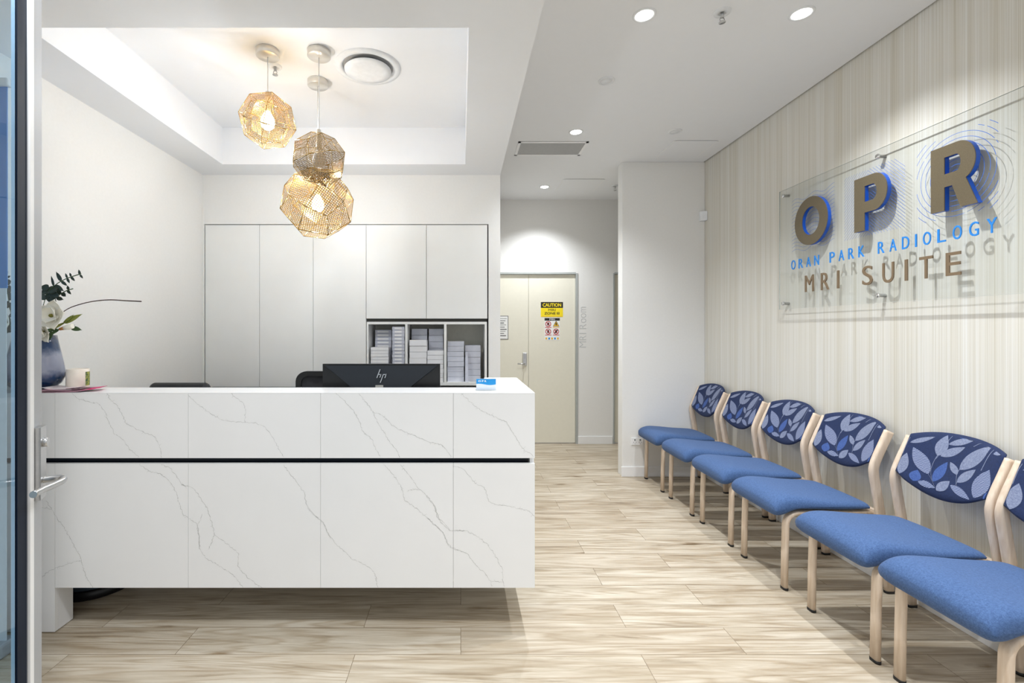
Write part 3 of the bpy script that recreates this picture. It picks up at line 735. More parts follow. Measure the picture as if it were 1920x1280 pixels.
def leafblade(m, c, d, up, L, W, mi=0, cup=.12):
    vs, fs = petal(c, d, up, L, W, cup, 6, 2); m.add(vs, fs, mi, True)
def branch(name, pts, leaves, label, cat, lm='leafd', sm='leafg', r=.0018):
    t = thing(name, pts[-1], label, cat)
    MB().tube(smooth_path(pts), [r * (1.3 - .6 * i / (8 * (len(pts) - 1))) for i in range(8 * (len(pts) - 1) + 1)], 6).build('stem', sm, t)
    for (c, d, up, L, W) in leaves:
        m = MB(); leafblade(m, c, d, up, L, W); solid(m.build('leaf', lm, t, recalc=False), .0007)
    return t
b0 = vtop + Vector((0, 0, -.1))
Yv = 2.24
def pl(x, y, ex, ey, W, dY=0, up=(0, -1, .2), Y=Yv):
    a = P(x, y, Y); b = P(ex, ey, Y + dY); return (a, b - a, up, (b - a).length, W)
branch('eucalyptus_branch', [P(152, 513, Yv), P(125, 522, Yv), P(104, 534, Yv), P(88, 552, Yv), P(75, 600, Yv), b0],
  [pl(150, 515, 148, 505, .012), pl(150, 515, 156, 522, .010), pl(133, 518, 131, 511, .010), pl(133, 519, 141, 527, .012), pl(126, 521, 123, 512, .010), pl(126, 522, 131, 531, .012),
   pl(115, 527, 106, 509, .018), pl(115, 527, 127, 536, .014), pl(101, 536, 97, 517, .012), pl(103, 535, 121, 546, .022),
   pl(90, 545, 112, 541, .04), pl(92, 548, 114, 558, .034), pl(88, 550, 104, 572, .034), pl(92, 540, 76, 538, .034), pl(90, 542, 78, 550, .04), pl(84, 552, 76, 562, .045), pl(95, 555, 106, 574, .03)],
  'dark green eucalyptus sprig rising highest from the vase', 'foliage')
branch('eucalyptus_branch', [P(137, 541, Yv + .04), P(122, 546, Yv + .04), P(108, 556, Yv + .04), P(95, 575, Yv + .04), b0 + Vector((.01, .02, 0))],
  [pl(128, 543, 127, 535, .014, Y=Yv + .04), pl(126, 544, 134, 552, .013, Y=Yv + .04), pl(116, 549, 124, 556, .02, Y=Yv + .04), pl(112, 552, 108, 541, .024, Y=Yv + .04), pl(106, 558, 120, 562, .02, Y=Yv + .04), pl(102, 560, 96, 550, .04, Y=Yv + .04)],
  'shorter eucalyptus sprig just above the white magnolia', 'foliage')
branch('eucalyptus_branch', [P(14, 508, Yv), P(13, 530, Yv), P(16, 560, Yv), P(25, 600, Yv), b0 + Vector((-.02, 0, 0))],
  [pl(14, 512, 10, 508, .012), pl(14, 520, 20, 517, .012), pl(13, 530, 22, 527, .03), pl(13, 533, 8, 530, .03), pl(14, 543, 24, 540, .04), pl(14, 545, 7, 547, .035), pl(15, 556, 24, 553, .045), pl(16, 565, 8, 580, .04), pl(17, 575, 25, 573, .04), pl(19, 588, 26, 592, .03), pl(20, 600, 8, 602, .05), pl(22, 608, 14, 625, .05), pl(24, 612, 7, 612, .05)],
  'dark eucalyptus sprig on the left, behind the glass of the door', 'foliage')
branch('bare_twig', [P(265, 565, 2.22), P(235, 563.5, 2.22), P(208, 562, 2.22), P(180, 564, 2.22), P(155, 569, 2.22), P(130, 577.5, 2.22), P(112, 590, 2.24), P(85, 615, 2.26), b0], [], 'long thin bare brown twig arching out to the right', 'twig', sm='twig', r=.0022)
branch('leaf_spray', [P(132, 600, 2.2), P(118, 606, 2.2), P(95, 622, 2.23), b0], [pl(120, 605, 157, 589, .026, Y=2.2), pl(121, 604, 140, 590, .016, Y=2.2), pl(95, 618, 128, 603, .014, Y=2.2)], 'yellow green pointed leaves beside the open magnolia', 'foliage', lm='leafy')
branch('leaf_spray', [P(135, 615, 2.21), P(118, 617, 2.21), P(98, 624, 2.24), b0], [pl(133, 614, 155, 619, .022, Y=2.21), pl(134, 614, 141, 609, .01, Y=2.21), pl(84, 620, 112, 617, .016, Y=2.2), pl(112, 617, 90, 630, .014, Y=2.2)], 'short green leaf tip beside the closed bud', 'foliage', lm='leafg')
t = thing('magnolia_bud', P(115, 616, 2.18), 'closed white magnolia bud with an ochre base, lowest right in the bouquet', 'flower')
a = P(112, 617, 2.18); b = P(120, 615, 2.18); e = P(136, 611, 2.18)
MB().tube([b, b * .5 + e * .5, e], [.008, .0135, .0115], 14).build('bud', 'petal', t)
MB().tube([a, b], [.006, .0085], 12).build('bud_base', 'budbase', t)
MB().tube(smooth_path([a, P(98, 624, 2.22), b0]), .003, 8).build('stem', 'leafg', t)

c = P(146, 0, 2.285)
t = thing('candle_jar', (c.x, 2.285, ZT), 'cream candle jar with a green label beside the vase', 'candle')
rr = .0455
MB().lathe([(rr - .004, 0), (rr, .003), (rr, .098), (rr - .003, .1), (rr - .004, .09), (.001, .088)], (c.x, 2.285, ZT), 40, bot=True, top=False).build('jar', 'candle', t)
m = MB(); vs = []; ng = 10
for i in range(ng + 1):
    an = R(-12 + 46 * i / ng)
    for z in (.018, .085): vs.append((c.x + (rr + .0006) * math.cos(an), 2.285 + (rr + .0006) * math.sin(an), ZT + z))
m.add(vs, [(2 * i, 2 * i + 2, 2 * i + 3, 2 * i + 1) for i in range(ng)], 0, True); m.build('jar_label', 'greenlab', t, recalc=False)
t = thing('tissue_box', (-1.935, 2.332, ZT), 'small plain cream box half hidden between vase and candle', 'box')
MB().box((-1.953, 2.316, ZT), (-1.917, 2.350, ZT + .085), 0, .003).build('box_body', 'candle', t)

def brochure(cx, cy, z, ang, w, l, label, mats, curl=0):
    t = thing('brochure', (cx, cy, z), label, 'brochure', 'fanned brochures at the counter edge')
    m = MB(); cs, sn = math.cos(R(ang)), math.sin(R(ang)); nx = 8; th = .0016
    def pt(u, v, dz): x = u * w / 2; y = v * l / 2; return (cx + x * cs - y * sn, cy + x * sn + y * cs, z + dz + curl * max(0, abs(u) - .2) ** 2)
    vs = []; fs = []
    for i in range(nx + 1):
        u = -1 + 2 * i / nx; vs += [pt(u, -1, 0), pt(u, 1, 0), pt(u, 1, th), pt(u, -1, th)]
    for i in range(nx):
        a = 4 * i
        for k in range(4): fs.append((a + k, a + (k + 1) % 4, a + 4 + (k + 1) % 4, a + 4 + k))
    fs += [(0, 3, 2, 1), (4 * nx, 4 * nx + 1, 4 * nx + 2, 4 * nx + 3)]
    m.add(vs, fs, 0)
    m.mi = [1 if (i // 4 >= nx - 2 and i % 4 in (2, 3, 0)) else 0 for i in range(len(fs))]
    m.build('folded_sheet', mats, t)
cb = P(112, 0, 2.2)
names = ['bottom', 'second from the bottom', 'third from the bottom', 'third from the top', 'second from the top', 'top']
for i in range(6):
    off = [(-.0, .0, 6), (.012, .01, 12), (.03, .014, 17), (.046, .02, 20), (.018, .015, 2), (-.005, .02, -3)][i]
    brochure(cb.x + .02 + off[0], 2.20 + off[1], ZT + .0028 * i, off[2], .21 if i < 4 else .16, .095, f'{"pink" if i < 4 else "pale pink"} folded brochure, {names[i]} of the fanned pile on the counter', ['pinkp' if i < 4 else 'pinkw', 'mag' if i in (2, 3) else 'pinkp'], .008)

# monitor
YM = 2.44
a = P(605, 682, YM); b = P(825, 730, YM)
cxm = (a.x + b.x) / 2; Wm = b.x - a.x; Hm = .345
t = thing('monitor', (cxm, YM + .1, .74), 'wide black computer monitor seen from behind on the desk', 'monitor')
zt_ = a.z; zb_ = zt_ - Hm
m = MB(); hw = Wm / 2
m.box((cxm - hw, YM, zb_), (cxm + hw, YM + .02, zt_), 1)
zi = zt_ - .128; o_ = .008
trap = [(-hw + .006, zt_ - o_), (hw - .006, zt_ - o_), (hw * .47, zi), (-hw * .47, zi)]
A = [(cxm + x, YM - .0005, z) for x, z in trap]; B = [(cxm + x * .97, YM - (.006 if z > zi else .024), z) for x, z in trap]
m.add(A + B, [(4, 5, 6, 7), (0, 1, 5, 4), (1, 2, 6, 5), (2, 3, 7, 6), (3, 0, 4, 7)], 0)
m.box((cxm - hw * .47, YM - .022, zi - .12), (cxm + hw * .47, YM, zi), 1)
m.box((cxm - hw + .02, YM - .003, zt_ - .008), (cxm + hw - .02, YM, zt_ - .0045), 1)
m.build('rear_housing', ['monitor', 'monitorin'], t)
box((cxm - hw + .006, YM + .02, zb_ + .008), (cxm + hw - .006, YM + .023, zt_ - .006)).build('screen', 'black', t)
# the slanted mark
lc = P(714.5, 706, YM - .02); m = MB(); yl = YM - .0245
def bar(x0, z0, x1, z1, wd=.0042): m.prism([(x0 - wd / 2, z0), (x0 + wd / 2, z0), (x1 + wd / 2, z1), (x1 - wd / 2, z1)], (lc.x, yl, lc.z), (1, 0, 0), (0, 0, 1), (0, 1, 0), .008)
k = 2.44 / F
def mk(px, py): return ((px / 6.4 + 660 - 714.5) * k, -((py / 6.4 + 580) - 706) * k)
for p_, q_ in (((300, 820), (338, 718)), ((335, 815), (350, 775)), ((340, 878), (378, 775)), ((395, 820), (412, 772)), ):
    (xa, za), (xb, zb2) = mk(*p_), mk(*q_); bar(xa, za, xb, zb2)
for (p0, p1) in ((322, 350), (380, 411)):
    xa, za = mk(p0, 776); xb, _z = mk(p1, 776); m.box((lc.x + xa, yl, lc.z + za - .0035), (lc.x + xb + .001, yl + .008, lc.z + za + .0005))
m.build('maker_mark', 'silver', t)
sx = P(713, 0, YM).x
MB().box((sx - .02, YM - .03, .75), (sx + .02, YM - .026, P(0, 721.8, YM - .028).z)).build('stand_neck', 'nickel', t)
MB().box((cxm - .12, YM - .06, .7405), (cxm + .12, YM + .12, .752), 0, .004).build('stand_foot', 'black', t)
MB().box((sx - .03, YM - .026, .75), (sx + .03, YM, zb_ + .1)).build('stand_mount', 'black', t)

# business card holder
a = P(893, 731, 2.235); b = P(929.5, 731, 2.235); cw = b.x - a.x; cc = (a.x + b.x) / 2; yk = 2.235
t = thing('card_holder', (cc, yk, ZT), 'small clear card holder with blue and white cards on the counter', 'card holder')
MB().box((a.x - .003, yk - .012, ZT), (b.x + .003, yk + .025, ZT + .003)).box((a.x - .003, yk - .012, ZT), (b.x + .003, yk - .0095, ZT + .014)).box((a.x - .003, yk + .022, ZT), (b.x + .003, yk + .025, ZT + .045)).build('holder', 'acrylic', t)
hcard = .052; z0 = ZT + .0035
for k in range(3): MB().box((a.x, yk - .007 + k * .003, z0), (b.x, yk - .006 + k * .003, z0 + hcard), 0).build('business_card', 'paleblue', t)
m = MB(); n = 10
top = [(a.x + cw * i / n, z0 + hcard) for i in range(n + 1)]; bot = [(a.x + cw * i / n, z0 + hcard * (.50 + .06 * math.sin(i / n * 5.5 + .8))) for i in range(n + 1)]
m.add([(x, yk - .0073, z) for x, z in top + bot], [(i, i + 1, n + 2 + i, n + 1 + i) for i in range(n)])
m.text('O P R', (a.x + cw * .1, yk - .0073, z0 + hcard * .72), (1, 0, 0), (0, 0, 1), (0, -1, 0), height=hcard * .16, width=cw * .42, depth=.0004, mi=1, bold=.03)
m.build('card_print', ['skyblue', 'paper'], t, recalc=False)

# bin under the desk
cbx = (-1.985, 2.575)
t = thing('waste_bin', (cbx[0], cbx[1], 0), 'round dark bin on the floor behind the desk, seen under it', 'bin')
MB().lathe([(.001, 0), (.19, 0), (.2, .006), (.2, .045), (.19, .05)], (cbx[0], cbx[1], 0), 56, bot=False).build('base_ring', 'black', t)
MB().lathe([(.186, .05), (.192, .34), (.188, .34), (.182, .06), (.001, .055)], (cbx[0], cbx[1], 0), 56, bot=False, top=False).build('bin_body', 'bin', t)

# ------------------------------------------------------------------ office chairs
def office_chair(cx, cy, top, wd, mesh, label, yaw=0):
    t = thing('office_chair', (0, 0, 0), label, 'office chair')
    m = MB(); H = top - .60
    # backrest frame: rounded outline in x,z, curved in y
    out = rrect(wd, H, .07, 6); inn = rrect(wd - .07, H - .07, .05, 6); n = len(out)
    def w3(p, dy): x, z = p; return (x, -.02 - .10 * (x / wd * 2) ** 2 * .4 + dy, .60 + H / 2 + z)
    if mesh:
        vs = [w3(p, 0) for p in out] + [w3(p, 0) for p in inn] + [w3(p, .03) for p in out] + [w3(p, .03) for p in inn]; fs = []
        for i in range(n):
            j = (i + 1) % n; fs += [(i, j, n + j, n + i), (2 * n + i, 3 * n + i, 3 * n + j, 2 * n + j), (i, 2 * n + i, 2 * n + j, j), (n + i, n + j, 3 * n + j, 3 * n + i)]
        m.add(vs, fs, 0); br = m.build('backrest', 'black', t)
        mm = MB(); g = 12; vs = []
        for i in range(g + 1):
            for j in range(2):
                x = (wd - .06) * (i / g - .5); vs.append((x, -.005 - .04 * (x / wd * 2) ** 2, .635 + j * (H - .07)))
        mm.add(vs, [(2 * i, 2 * i + 2, 2 * i + 3, 2 * i + 1) for i in range(g)]); solid(mm.build('mesh_panel', 'mesh', br, recalc=False), .002)
    else:
        m.box((-wd / 2, -.03, .60), (wd / 2, .045, top), 0, .03); m.build('backrest', 'black', t, bevel=.012)
    MB().box((-.24, -.52, .42), (.24, -.04, .50), 0, .03).build('seat', 'mesh', t)
    MB().tube([(0, .04, .8), (0, .05, .5), (0, -.05, .4), (0, -.27, .39)], .022, 10).build('back_support', 'black', t)
    MB().lathe([(.03, .06), (.03, .42)], (0, -.27, 0), 16).build('gas_column', 'steel', t)
    bs = MB()
    for k in range(5):
        a = 2 * math.pi * k / 5 + .3; e = (.29 * math.cos(a), -.27 + .29 * math.sin(a)); bs.tube([(0, -.27, .10), (e[0], e[1], .07)], [.03, .015], 8)
    bs.build('base', 'black', t)
    for k in range(5):
        a = 2 * math.pi * k / 5 + .3; MB().lathe([(.026, -.012), (.028, 0), (.026, .012)], (.29 * math.cos(a), -.27 + .29 * math.sin(a), .028), 16, axis='x').build('caster', 'black', t)
    t.location = (cx, cy, 0); t.rotation_euler.z = yaw
    return t
YO = 3.0
office_chair(P(339, 0, YO).x, YO, P(0, 718, YO - .03).z, (395 - 283) / F * YO, False, 'black padded office chair, only its top edge showing behind the desk on the left', math.pi)
YO = 3.41
office_chair(P(628, 0, YO).x, YO, P(0, 695, YO).z, .53, True, 'black mesh back office chair behind the monitor')

# ------------------------------------------------------------------ cabinets behind the desk
def cabinet(x0, x1, y0, y1, label, name, floor_=False, gap=.0017):
    a = P(x0, y0, YC); b = P(x1, y1, YC); z0 = .0 if floor_ else b.z
    t = thing(name, ((a.x + b.x) / 2, YC + .1, z0), label, 'cabinet')
    z1 = a.z
    MB().box((a.x, YC + .022, z0), (b.x, YC + .33, z1 - .002)).build('cabinet_body', 'cab', t)
    MB().box((a.x + gap, YC + .002, max(z0, .1)), (b.x - gap, YC + .02, z1 - .005), 0).build('cabinet_door', 'cab', t)
cabinet(384.5, 486.5, 420.5, 0, 'tall white handleless cupboard beside the left wall', 'tall_cabinet', True)
cabinet(486.5, 587, 420.5, 0, 'tall white handleless cupboard, the middle one of three', 'tall_cabinet', True)
cabinet(587, 686.5, 420.5, 0, 'tall white handleless cupboard beside the open shelves', 'tall_cabinet', True)
cabinet(686.5, 799.5, 420.5, 597, 'white overhead cupboard above the left open shelves', 'wall_cabinet')
cabinet(799.5, 914, 420.5, 597, 'white overhead cupboard next to the corridor pier', 'wall_cabinet')
# open shelf unit
a = P(687.5, 603, YC); b = P(913, 722.5, YC)
t = thing('shelf_unit', ((a.x + b.x) / 2, YC + .1, b.z), 'white open shelf unit with three bays of stacked boxes', 'shelf unit')
m = MB(); Yk = YC + .32
zi1 = P(0, 607.7, YC).z; zi0 = P(0, 716.5, YC).z
def vpan(x0, x1): m.box((P(x0, 0, YC).x, YC + .003, b.z), (P(x1, 0, YC).x, Yk, a.z))
vpan(687.5, 690.5); vpan(759.5, 763.8); vpan(832.5, 837); vpan(909, 913)
for u0, u1 in ((690.5, 759.5), (763.8, 832.5), (837, 909)):
    m.box((P(u0, 0, YC).x, YC + .003, zi1), (P(u1, 0, YC).x, Yk, a.z)); m.box((P(u0, 0, YC).x, YC + .003, b.z), (P(u1, 0, YC).x, Yk, zi0))
m.build('frame', 'cab', t)
MB().box((a.x, Yk, b.z), (b.x, Yk + .012, a.z)).build('back_panel', 'shelfback', t)
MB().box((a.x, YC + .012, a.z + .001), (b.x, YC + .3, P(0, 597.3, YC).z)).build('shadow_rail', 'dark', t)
# black credenza bench below
t = thing('back_bench', (-.9, 3.8, 0), 'low black topped bench running in front of the white cupboards', 'bench')
xb0 = P(398, 0, 3.98).x
MB().box((xb0, 3.55, .885), (.228, 3.995, .905), 0, .002).build('bench_top', 'benchblack', t)
MB().box((xb0 + .01, 3.58, 0), (.22, 3.995, .884)).build('bench_body', 'benchblack', t)

# boxes in the shelves
ORD = ['top', 'second', 'third', 'fourth', 'fifth', 'sixth', 'seventh', 'eighth', 'ninth', 'tenth', 'eleventh', 'twelfth', 'thirteenth', 'fourteenth', 'fifteenth', 'sixteenth', 'seventeenth', 'eighteenth', 'nineteenth', 'twentieth']
rnd = random.Random(7)
def stack(x0, x1, ytop, n, Yf, dep, matn, desc, lab=False):
    xa, xb = P(x0, 0, Yf).x, P(x1, 0, Yf).x; zt2 = P(0, ytop, Yf).z; H = (zt2 - zi0) / n
    for i in range(n):
        z1 = zt2 - i * H; jx = rnd.uniform(-.0015, .0015); jy = rnd.uniform(-.003, .003)
        lb = f'box {ORD[i] + (" one" if i == 0 else "")} from the top of {desc}' if i else f'topmost box of {desc}'
        lb = (f'{ORD[i]} box down in {desc}') if i else lb
        t = thing('film_box', ((xa + xb) / 2, Yf + dep / 2, z1 - H), lb, 'box', 'boxes in ' + desc)
        MB().box((xa + jx, Yf + jy, z1 - H + .0004), (xb + jx, Yf + dep + jy * .5, z1 - .0012), 0, .0012).build('carton', matn, t)
        if lab:
            MB().box((xa + .02, Yf + jy - .0006, z1 - H * .72), (xb - .025, Yf + jy, z1 - H * .3)).build('carton_label', 'label', t)
Yb, Yn = YC + .155, YC + .015
stack(703.5, 734, 618, 14, Yb, .15, 'filmbox', 'the tall rear left stack in the first bay', True)
stack(735.5, 758.5, 612, 16, YC + .02, .16, 'filmbox', 'the tall right stack in the first bay', True)
stack(695, 728, 651, 11, Yn, .125, 'whitebox', 'the low white front stack in the first bay', True)
stack(772, 801, 616, 8, Yb, .15, 'filmbox', 'the rear left stack in the middle bay')
stack(804, 831, 616, 8, Yb, .15, 'filmbox', 'the rear right stack in the middle bay')
stack(767.5, 800, 637, 7, Yn, .125, 'whitebox', 'the front left stack in the middle bay')
stack(801.5, 831.5, 657, 7, Yn, .125, 'whitebox', 'the front right stack in the middle bay')
stack(839, 870, 639.5, 8, Yn + .03, .15, 'filmbox', 'the taller left stack in the last bay')
stack(872, 901, 647, 6, Yn + .06, .15, 'filmbox', 'the shorter right stack in the last bay')
t = thing('folder', P(878, 716, YC + .03), 'thin white folder leaning in front of the last bay boxes', 'folder')
a = P(872, 716.3, YC + .03); 
MB().add([(a.x, YC + .012, zi0 + .0005), (a.x + .028, YC + .012, zi0 + .0005), (a.x + .022, YC + .05, zi0 + .26), (a.x + .004, YC + .05, zi0 + .26),
          (a.x, YC + .016, zi0 + .0005), (a.x + .028, YC + .016, zi0 + .0005), (a.x + .022, YC + .053, zi0 + .26), (a.x + .004, YC + .053, zi0 + .26)], [(0, 1, 2, 3), (7, 6, 5, 4), (0, 4, 5, 1), (1, 5, 6, 2), (2, 6, 7, 3), (3, 7, 4, 0)]).build('folder_cover', 'filmbox', t)

# ------------------------------------------------------------------ waiting chairs
def make_chair(label, group):
    t = thing('waiting_chair', (0, 0, 0), label, 'chair', group)
    # local frame: x towards the wall, chair faces -x, origin 1.95 in world X
    X = lambda wx: wx - 1.95
    SW = .208
    # seat pad
    top = smooth_path([(X(1.662), 0, .432), (X(1.668), 0, .456), (X(1.695), 0, .480), (X(1.75), 0, .494), (X(1.84), 0, .490), (X(1.98), 0, .476), (X(2.1), 0, .470), (X(2.165), 0, .462), (X(2.182), 0, .446)], 5)
    bot = smooth_path([(X(2.178), 0, .432), (X(2.05), 0, .428), (X(1.85), 0, .434), (X(1.77), 0, .428), (X(1.715), 0, .398), (X(1.682), 0, .394), (X(1.665), 0, .408)], 5)
    loop = top + bot; n = len(loop); vs = []; fs = []; S = 22; cxs = X(1.92)
    for i in range(S + 1):
        s = -1 + 2 * i / S; s = math.sin(s * math.pi / 2) if abs(s) < 1 else s
        e = abs(s) ** 10; kz = (1 - abs(s) ** 13 * .96) ** .5 if abs(s) < 1 else .1
        kx = 1 - .05 * abs(s) ** 14 - .0 * abs(s)
        for p in loop:
            u = (p.x - X(1.66)) / .52
            cz = .448 - .022 * max(0, 1 - u / .25) - .0 * s
            zz = cz + (p.z - cz) * kz + (.006 * (1 - s * s) if p.z > cz else 0)
            wid = SW * (1 + .04 * math.sin(math.pi * min(1, max(0, u))))
            vs.append((cxs + (p.x - cxs) * kx, s * wid, zz))
    for i in range(S):
        for k in range(n): fs.append((i * n + k, i * n + (k + 1) % n, (i + 1) * n + (k + 1) % n, (i + 1) * n + k))
    fs += [list(range(n))[::-1], [S * n + k for k in range(n)]]
    MB().add(vs, fs, 0, True).build('seat', 'seatblue', t)
    # bent front legs
    sec = rrect(.024, .042, .0115, 4)
    for s in (-1, 1):
        y = s * .178
        path = [Vector((X(1.735), y, .012)), Vector((X(1.738), y, .2)), Vector((X(1.742), y, .345))]
        for k in range(1, 9):
            a = math.pi / 2 * k / 8; path.append(Vector((X(1.742) + .068 * (1 - math.cos(a)), y, .345 + .066 * math.sin(a))))
        path += [Vector((X(1.95), y, .412)), Vector((X(2.195), y, .412))]
        lg = MB().sweep(path, sec, (0, 1, 0)).build('leg', 'birch', t)
        MB().sweep([Vector((X(1.735), y, 0)), Vector((X(1.735), y, .013))], [(a * 1.06, b * 1.06) for a, b in sec], (0, 1, 0)).build('foot_cap', 'foot', lg)
    sec2 = rrect(.046, .028, .012, 4)
    for s in (-1, 1):
        y = s * .214
        path = smooth_path([(X(2.262), y, .012), (X(2.245), y, .2), (X(2.215), y, .42), (X(2.192), y, .56), (X(2.181), y, .63), (X(2.184), y, .67), (X(2.202), y, .72), (X(2.232), y, .785), (X(2.262), y, .850)], 6)
        lg = MB().sweep(path, sec2, (0, 1, 0)).build('leg', 'birch', t)
        MB().sweep([Vector((X(2.262), y, 0)), Vector((X(2.262), y, .013))], [(a * 1.04, b * 1.06) for a, b in sec2], (0, 1, 0)).build('foot_cap', 'foot', lg)
    MB().box((X(1.83), -.178, .40), (X(1.87), .178, .418)).box((X(2.10), -.178, .40), (X(2.14), .178, .418)).box((X(2.195), -.205, .39), (X(2.222), .205, .43)).build('seat_rail', 'birch', t)
    # backrest: rectangular grid in u (width) and v (height), arched top, deep curved bottom
    def S3(u, v, off=0):
        """u,v in -1..1 ; off>0 towards the sitter"""
        yy = u * .205
        zt = .868 + .036 * (1 - abs(u) ** 2.4); zb = .690 - .078 * (1 - abs(u) ** 2.0)
        k = (v + 1) / 2; z = zb + (zt - zb) * k
        x = X(2.165) + (z - .66) * .42 if z > .66 else X(2.165) + (z - .66) * .1
        x += .030 * (1 - u * u)                       # hollow for the back
        return Vector((x - off, yy, z - off * .35))
    NU, NV = 26, 12; th = .030; vs = []; idx = {}
    def rim(u, v): return (1 - max(abs(u), abs(v)) ** 14) ** .5 if max(abs(u), abs(v)) < 1 else 0
    fr_, bk = [], []
    for i in range(NU + 1):
        for j in range(NV + 1):
            u = math.sin((-1 + 2 * i / NU) * math.pi / 2); v = math.sin((-1 + 2 * j / NV) * math.pi / 2); k = rim(u, v)
            fr_.append(S3(u, v, th * .6 * k)); bk.append(S3(u, v, -th * .4 * k))
    n = len(fr_); fs = []
    for i in range(NU):
        for j in range(NV):
            a = i * (NV + 1) + j; q = (a, a + 1, a + NV + 2, a + NV + 1); fs.append(q); fs.append(tuple(x + n for x in q[::-1]))
    m = MB(); m.add(fr_ + bk, fs, 0, True)
    # woven leaves: (tip, root) in a 0..100 by 0..60 frame of the panel, width
    def front(px, py, off=.0007):
        dx, dy = px - 200, py - 650; D = 1000 * -510 - 240 * 335
        a_ = (dx * -510 - 240 * dy) / D; b_ = (1000 * dy - 335 * dx) / D
        u = max(-.965, min(.965, 1 - 2 * a_)); z = .69 + .178 * b_
        zt = .868 + .036 * (1 - abs(u) ** 2.4); zb = .690 - .078 * (1 - abs(u) ** 2.0)
        v = max(-.96, min(.96, 2 * (z - zb) / (zt - zb) - 1))
        return S3(u, v, th * .6 * rim(u, v) + off)
    leaves = [(580, 695, 470, 318, 170, 3), (445, 252, 720, 190, 62, 1), (712, 450, 850, 175, 135, 1), (745, 455, 1028, 345, 100, 1), (850, 298, 1150, 250, 80, 1), (932, 632, 1315, 338, 155, 1), (900, 696, 843, 532, 82, 1),
              (615, 790, 812, 533, 112, 2), (888, 792, 1120, 628, 100, 1), (1068, 968, 1278, 628, 180, 3), (262, 692, 390, 398, 120, 1), (400, 790, 470, 638, 130, 2), (450, 790, 632, 872, 85, 3), (640, 905, 808, 778, 110, 1), (808, 828, 1020, 995, 95, 3), (1335, 440, 1480, 415, 60, 1), (940, 190, 1080, 240, 40, 2), (1170, 1000, 1300, 860, 70, 2)]
    for x0, y0, x1, y1, wd, mi in leaves:
        N = 12; K = 3; dx, dy = x1 - x0, y1 - y0; L = math.hypot(dx, dy); px_, py_ = -dy / L, dx / L; g = []
        for i in range(N + 1):
            t_ = i / N; wv = wd / 2 * math.sin(math.pi * t_ ** .85) ** .9 if 0 < i < N else 0
            for j in range(-K, K + 1):
                a = wv * j / K; g.append(front(x0 + dx * t_ + px_ * a, y0 + dy * t_ + py_ * a))
        kk = 2 * K + 1; fs = [(i * kk + j, (i + 1) * kk + j, (i + 1) * kk + j + 1, i * kk + j + 1) for i in range(N) for j in range(kk - 1)]
        m.add(g, fs, mi, True)
    for st in ([(632, 872), (612, 760), (615, 640), (670, 510), (750, 390), (840, 270), (895, 195)], [(580, 695), (600, 740), (618, 800)], [(876, 832), (895, 700), (932, 630)], [(320, 410), (395, 270), (455, 180)], [(1180, 640), (1270, 480), (1350, 370)], [(720, 450), (685, 490)], [(888, 792), (880, 810)], [(1215, 290), (1120, 340)]):
        pts = [front(*p, .0010) for p in [tuple(q)[:2] for q in smooth_path([(a, b, 0) for a, b in st], 5)]]
        m.strip(pts, .0026, (-1, 0, -.3), 1)
    bo = m.build('backrest', ['navy', 'leafgrey', 'leafblue', 'leafline'], t, recalc=False)
    return t
GR = 'waiting chairs along the striped wall'
labs = ['blue waiting chair with leaf pattern back, farthest, beside the corridor wall', 'second blue waiting chair from the corridor wall', 'third blue waiting chair from the corridor wall',
        'third blue waiting chair from the camera end of the row', 'blue waiting chair whose whole leaf pattern back shows largest', 'nearest blue waiting chair, its back cut off by the frame edge']
proto = make_chair(labs[0], GR)
spots = [(1.945, 4.205, 0), (1.945, 3.69, 0), (1.950, 3.194, 0), (1.945, 2.688, 0), (1.945, 2.137, 0), (1.945, 1.672, 0)]
for i, (x, y, yaw) in enumerate(spots):
    o = proto if i == 0 else copy_tree(proto)
    o.location = (x, y, 0); o.rotation_euler.z = R(yaw); o['label'] = labs[i]

# ------------------------------------------------------------------ acrylic sign
XF = 2.277                      # front face of acrylic
def ZS(h): return HC + (h - HC) * XF / 2.245
def wz(Yd, h, x=XF): return Vector((x, Yd, h))
def hy(px, x=XF): return x * F / (px - VX)
yl_, yr_ = hy(1461), 1.83
sg = thing('wall_sign', (XF, (yl_ + yr_) / 2, 1.5), 'clear acrylic clinic sign with raised bronze letters on the striped wall', 'sign')
e_ = .0012; za_, zb_ = ZS(1.53), ZS(2.358)
MB().box((XF, yr_, za_ + e_), (XF + .008, yl_, zb_ - e_)).box((XF, yr_, za_), (XF + .008, yl_, za_ + e_), 1).box((XF, yr_, zb_ - e_), (XF + .008, yl_, zb_), 1).box((XF, yl_, za_), (XF + .008, yl_ + e_, zb_), 1).build('acrylic_panel', ['acrylic', 'acrylicedge'], sg)
for yy in (yl_ - .045, 2.56, yr_ + .05):
    for zz in (ZS(1.57), ZS(2.318)):
        MB().lathe([(.011, XF - .008), (.013, XF - .006), (.013, XF), (.0095, XF), (.0095, XR)], (0, yy, zz), 20, axis='x').build('standoff', 'chrome', sg)
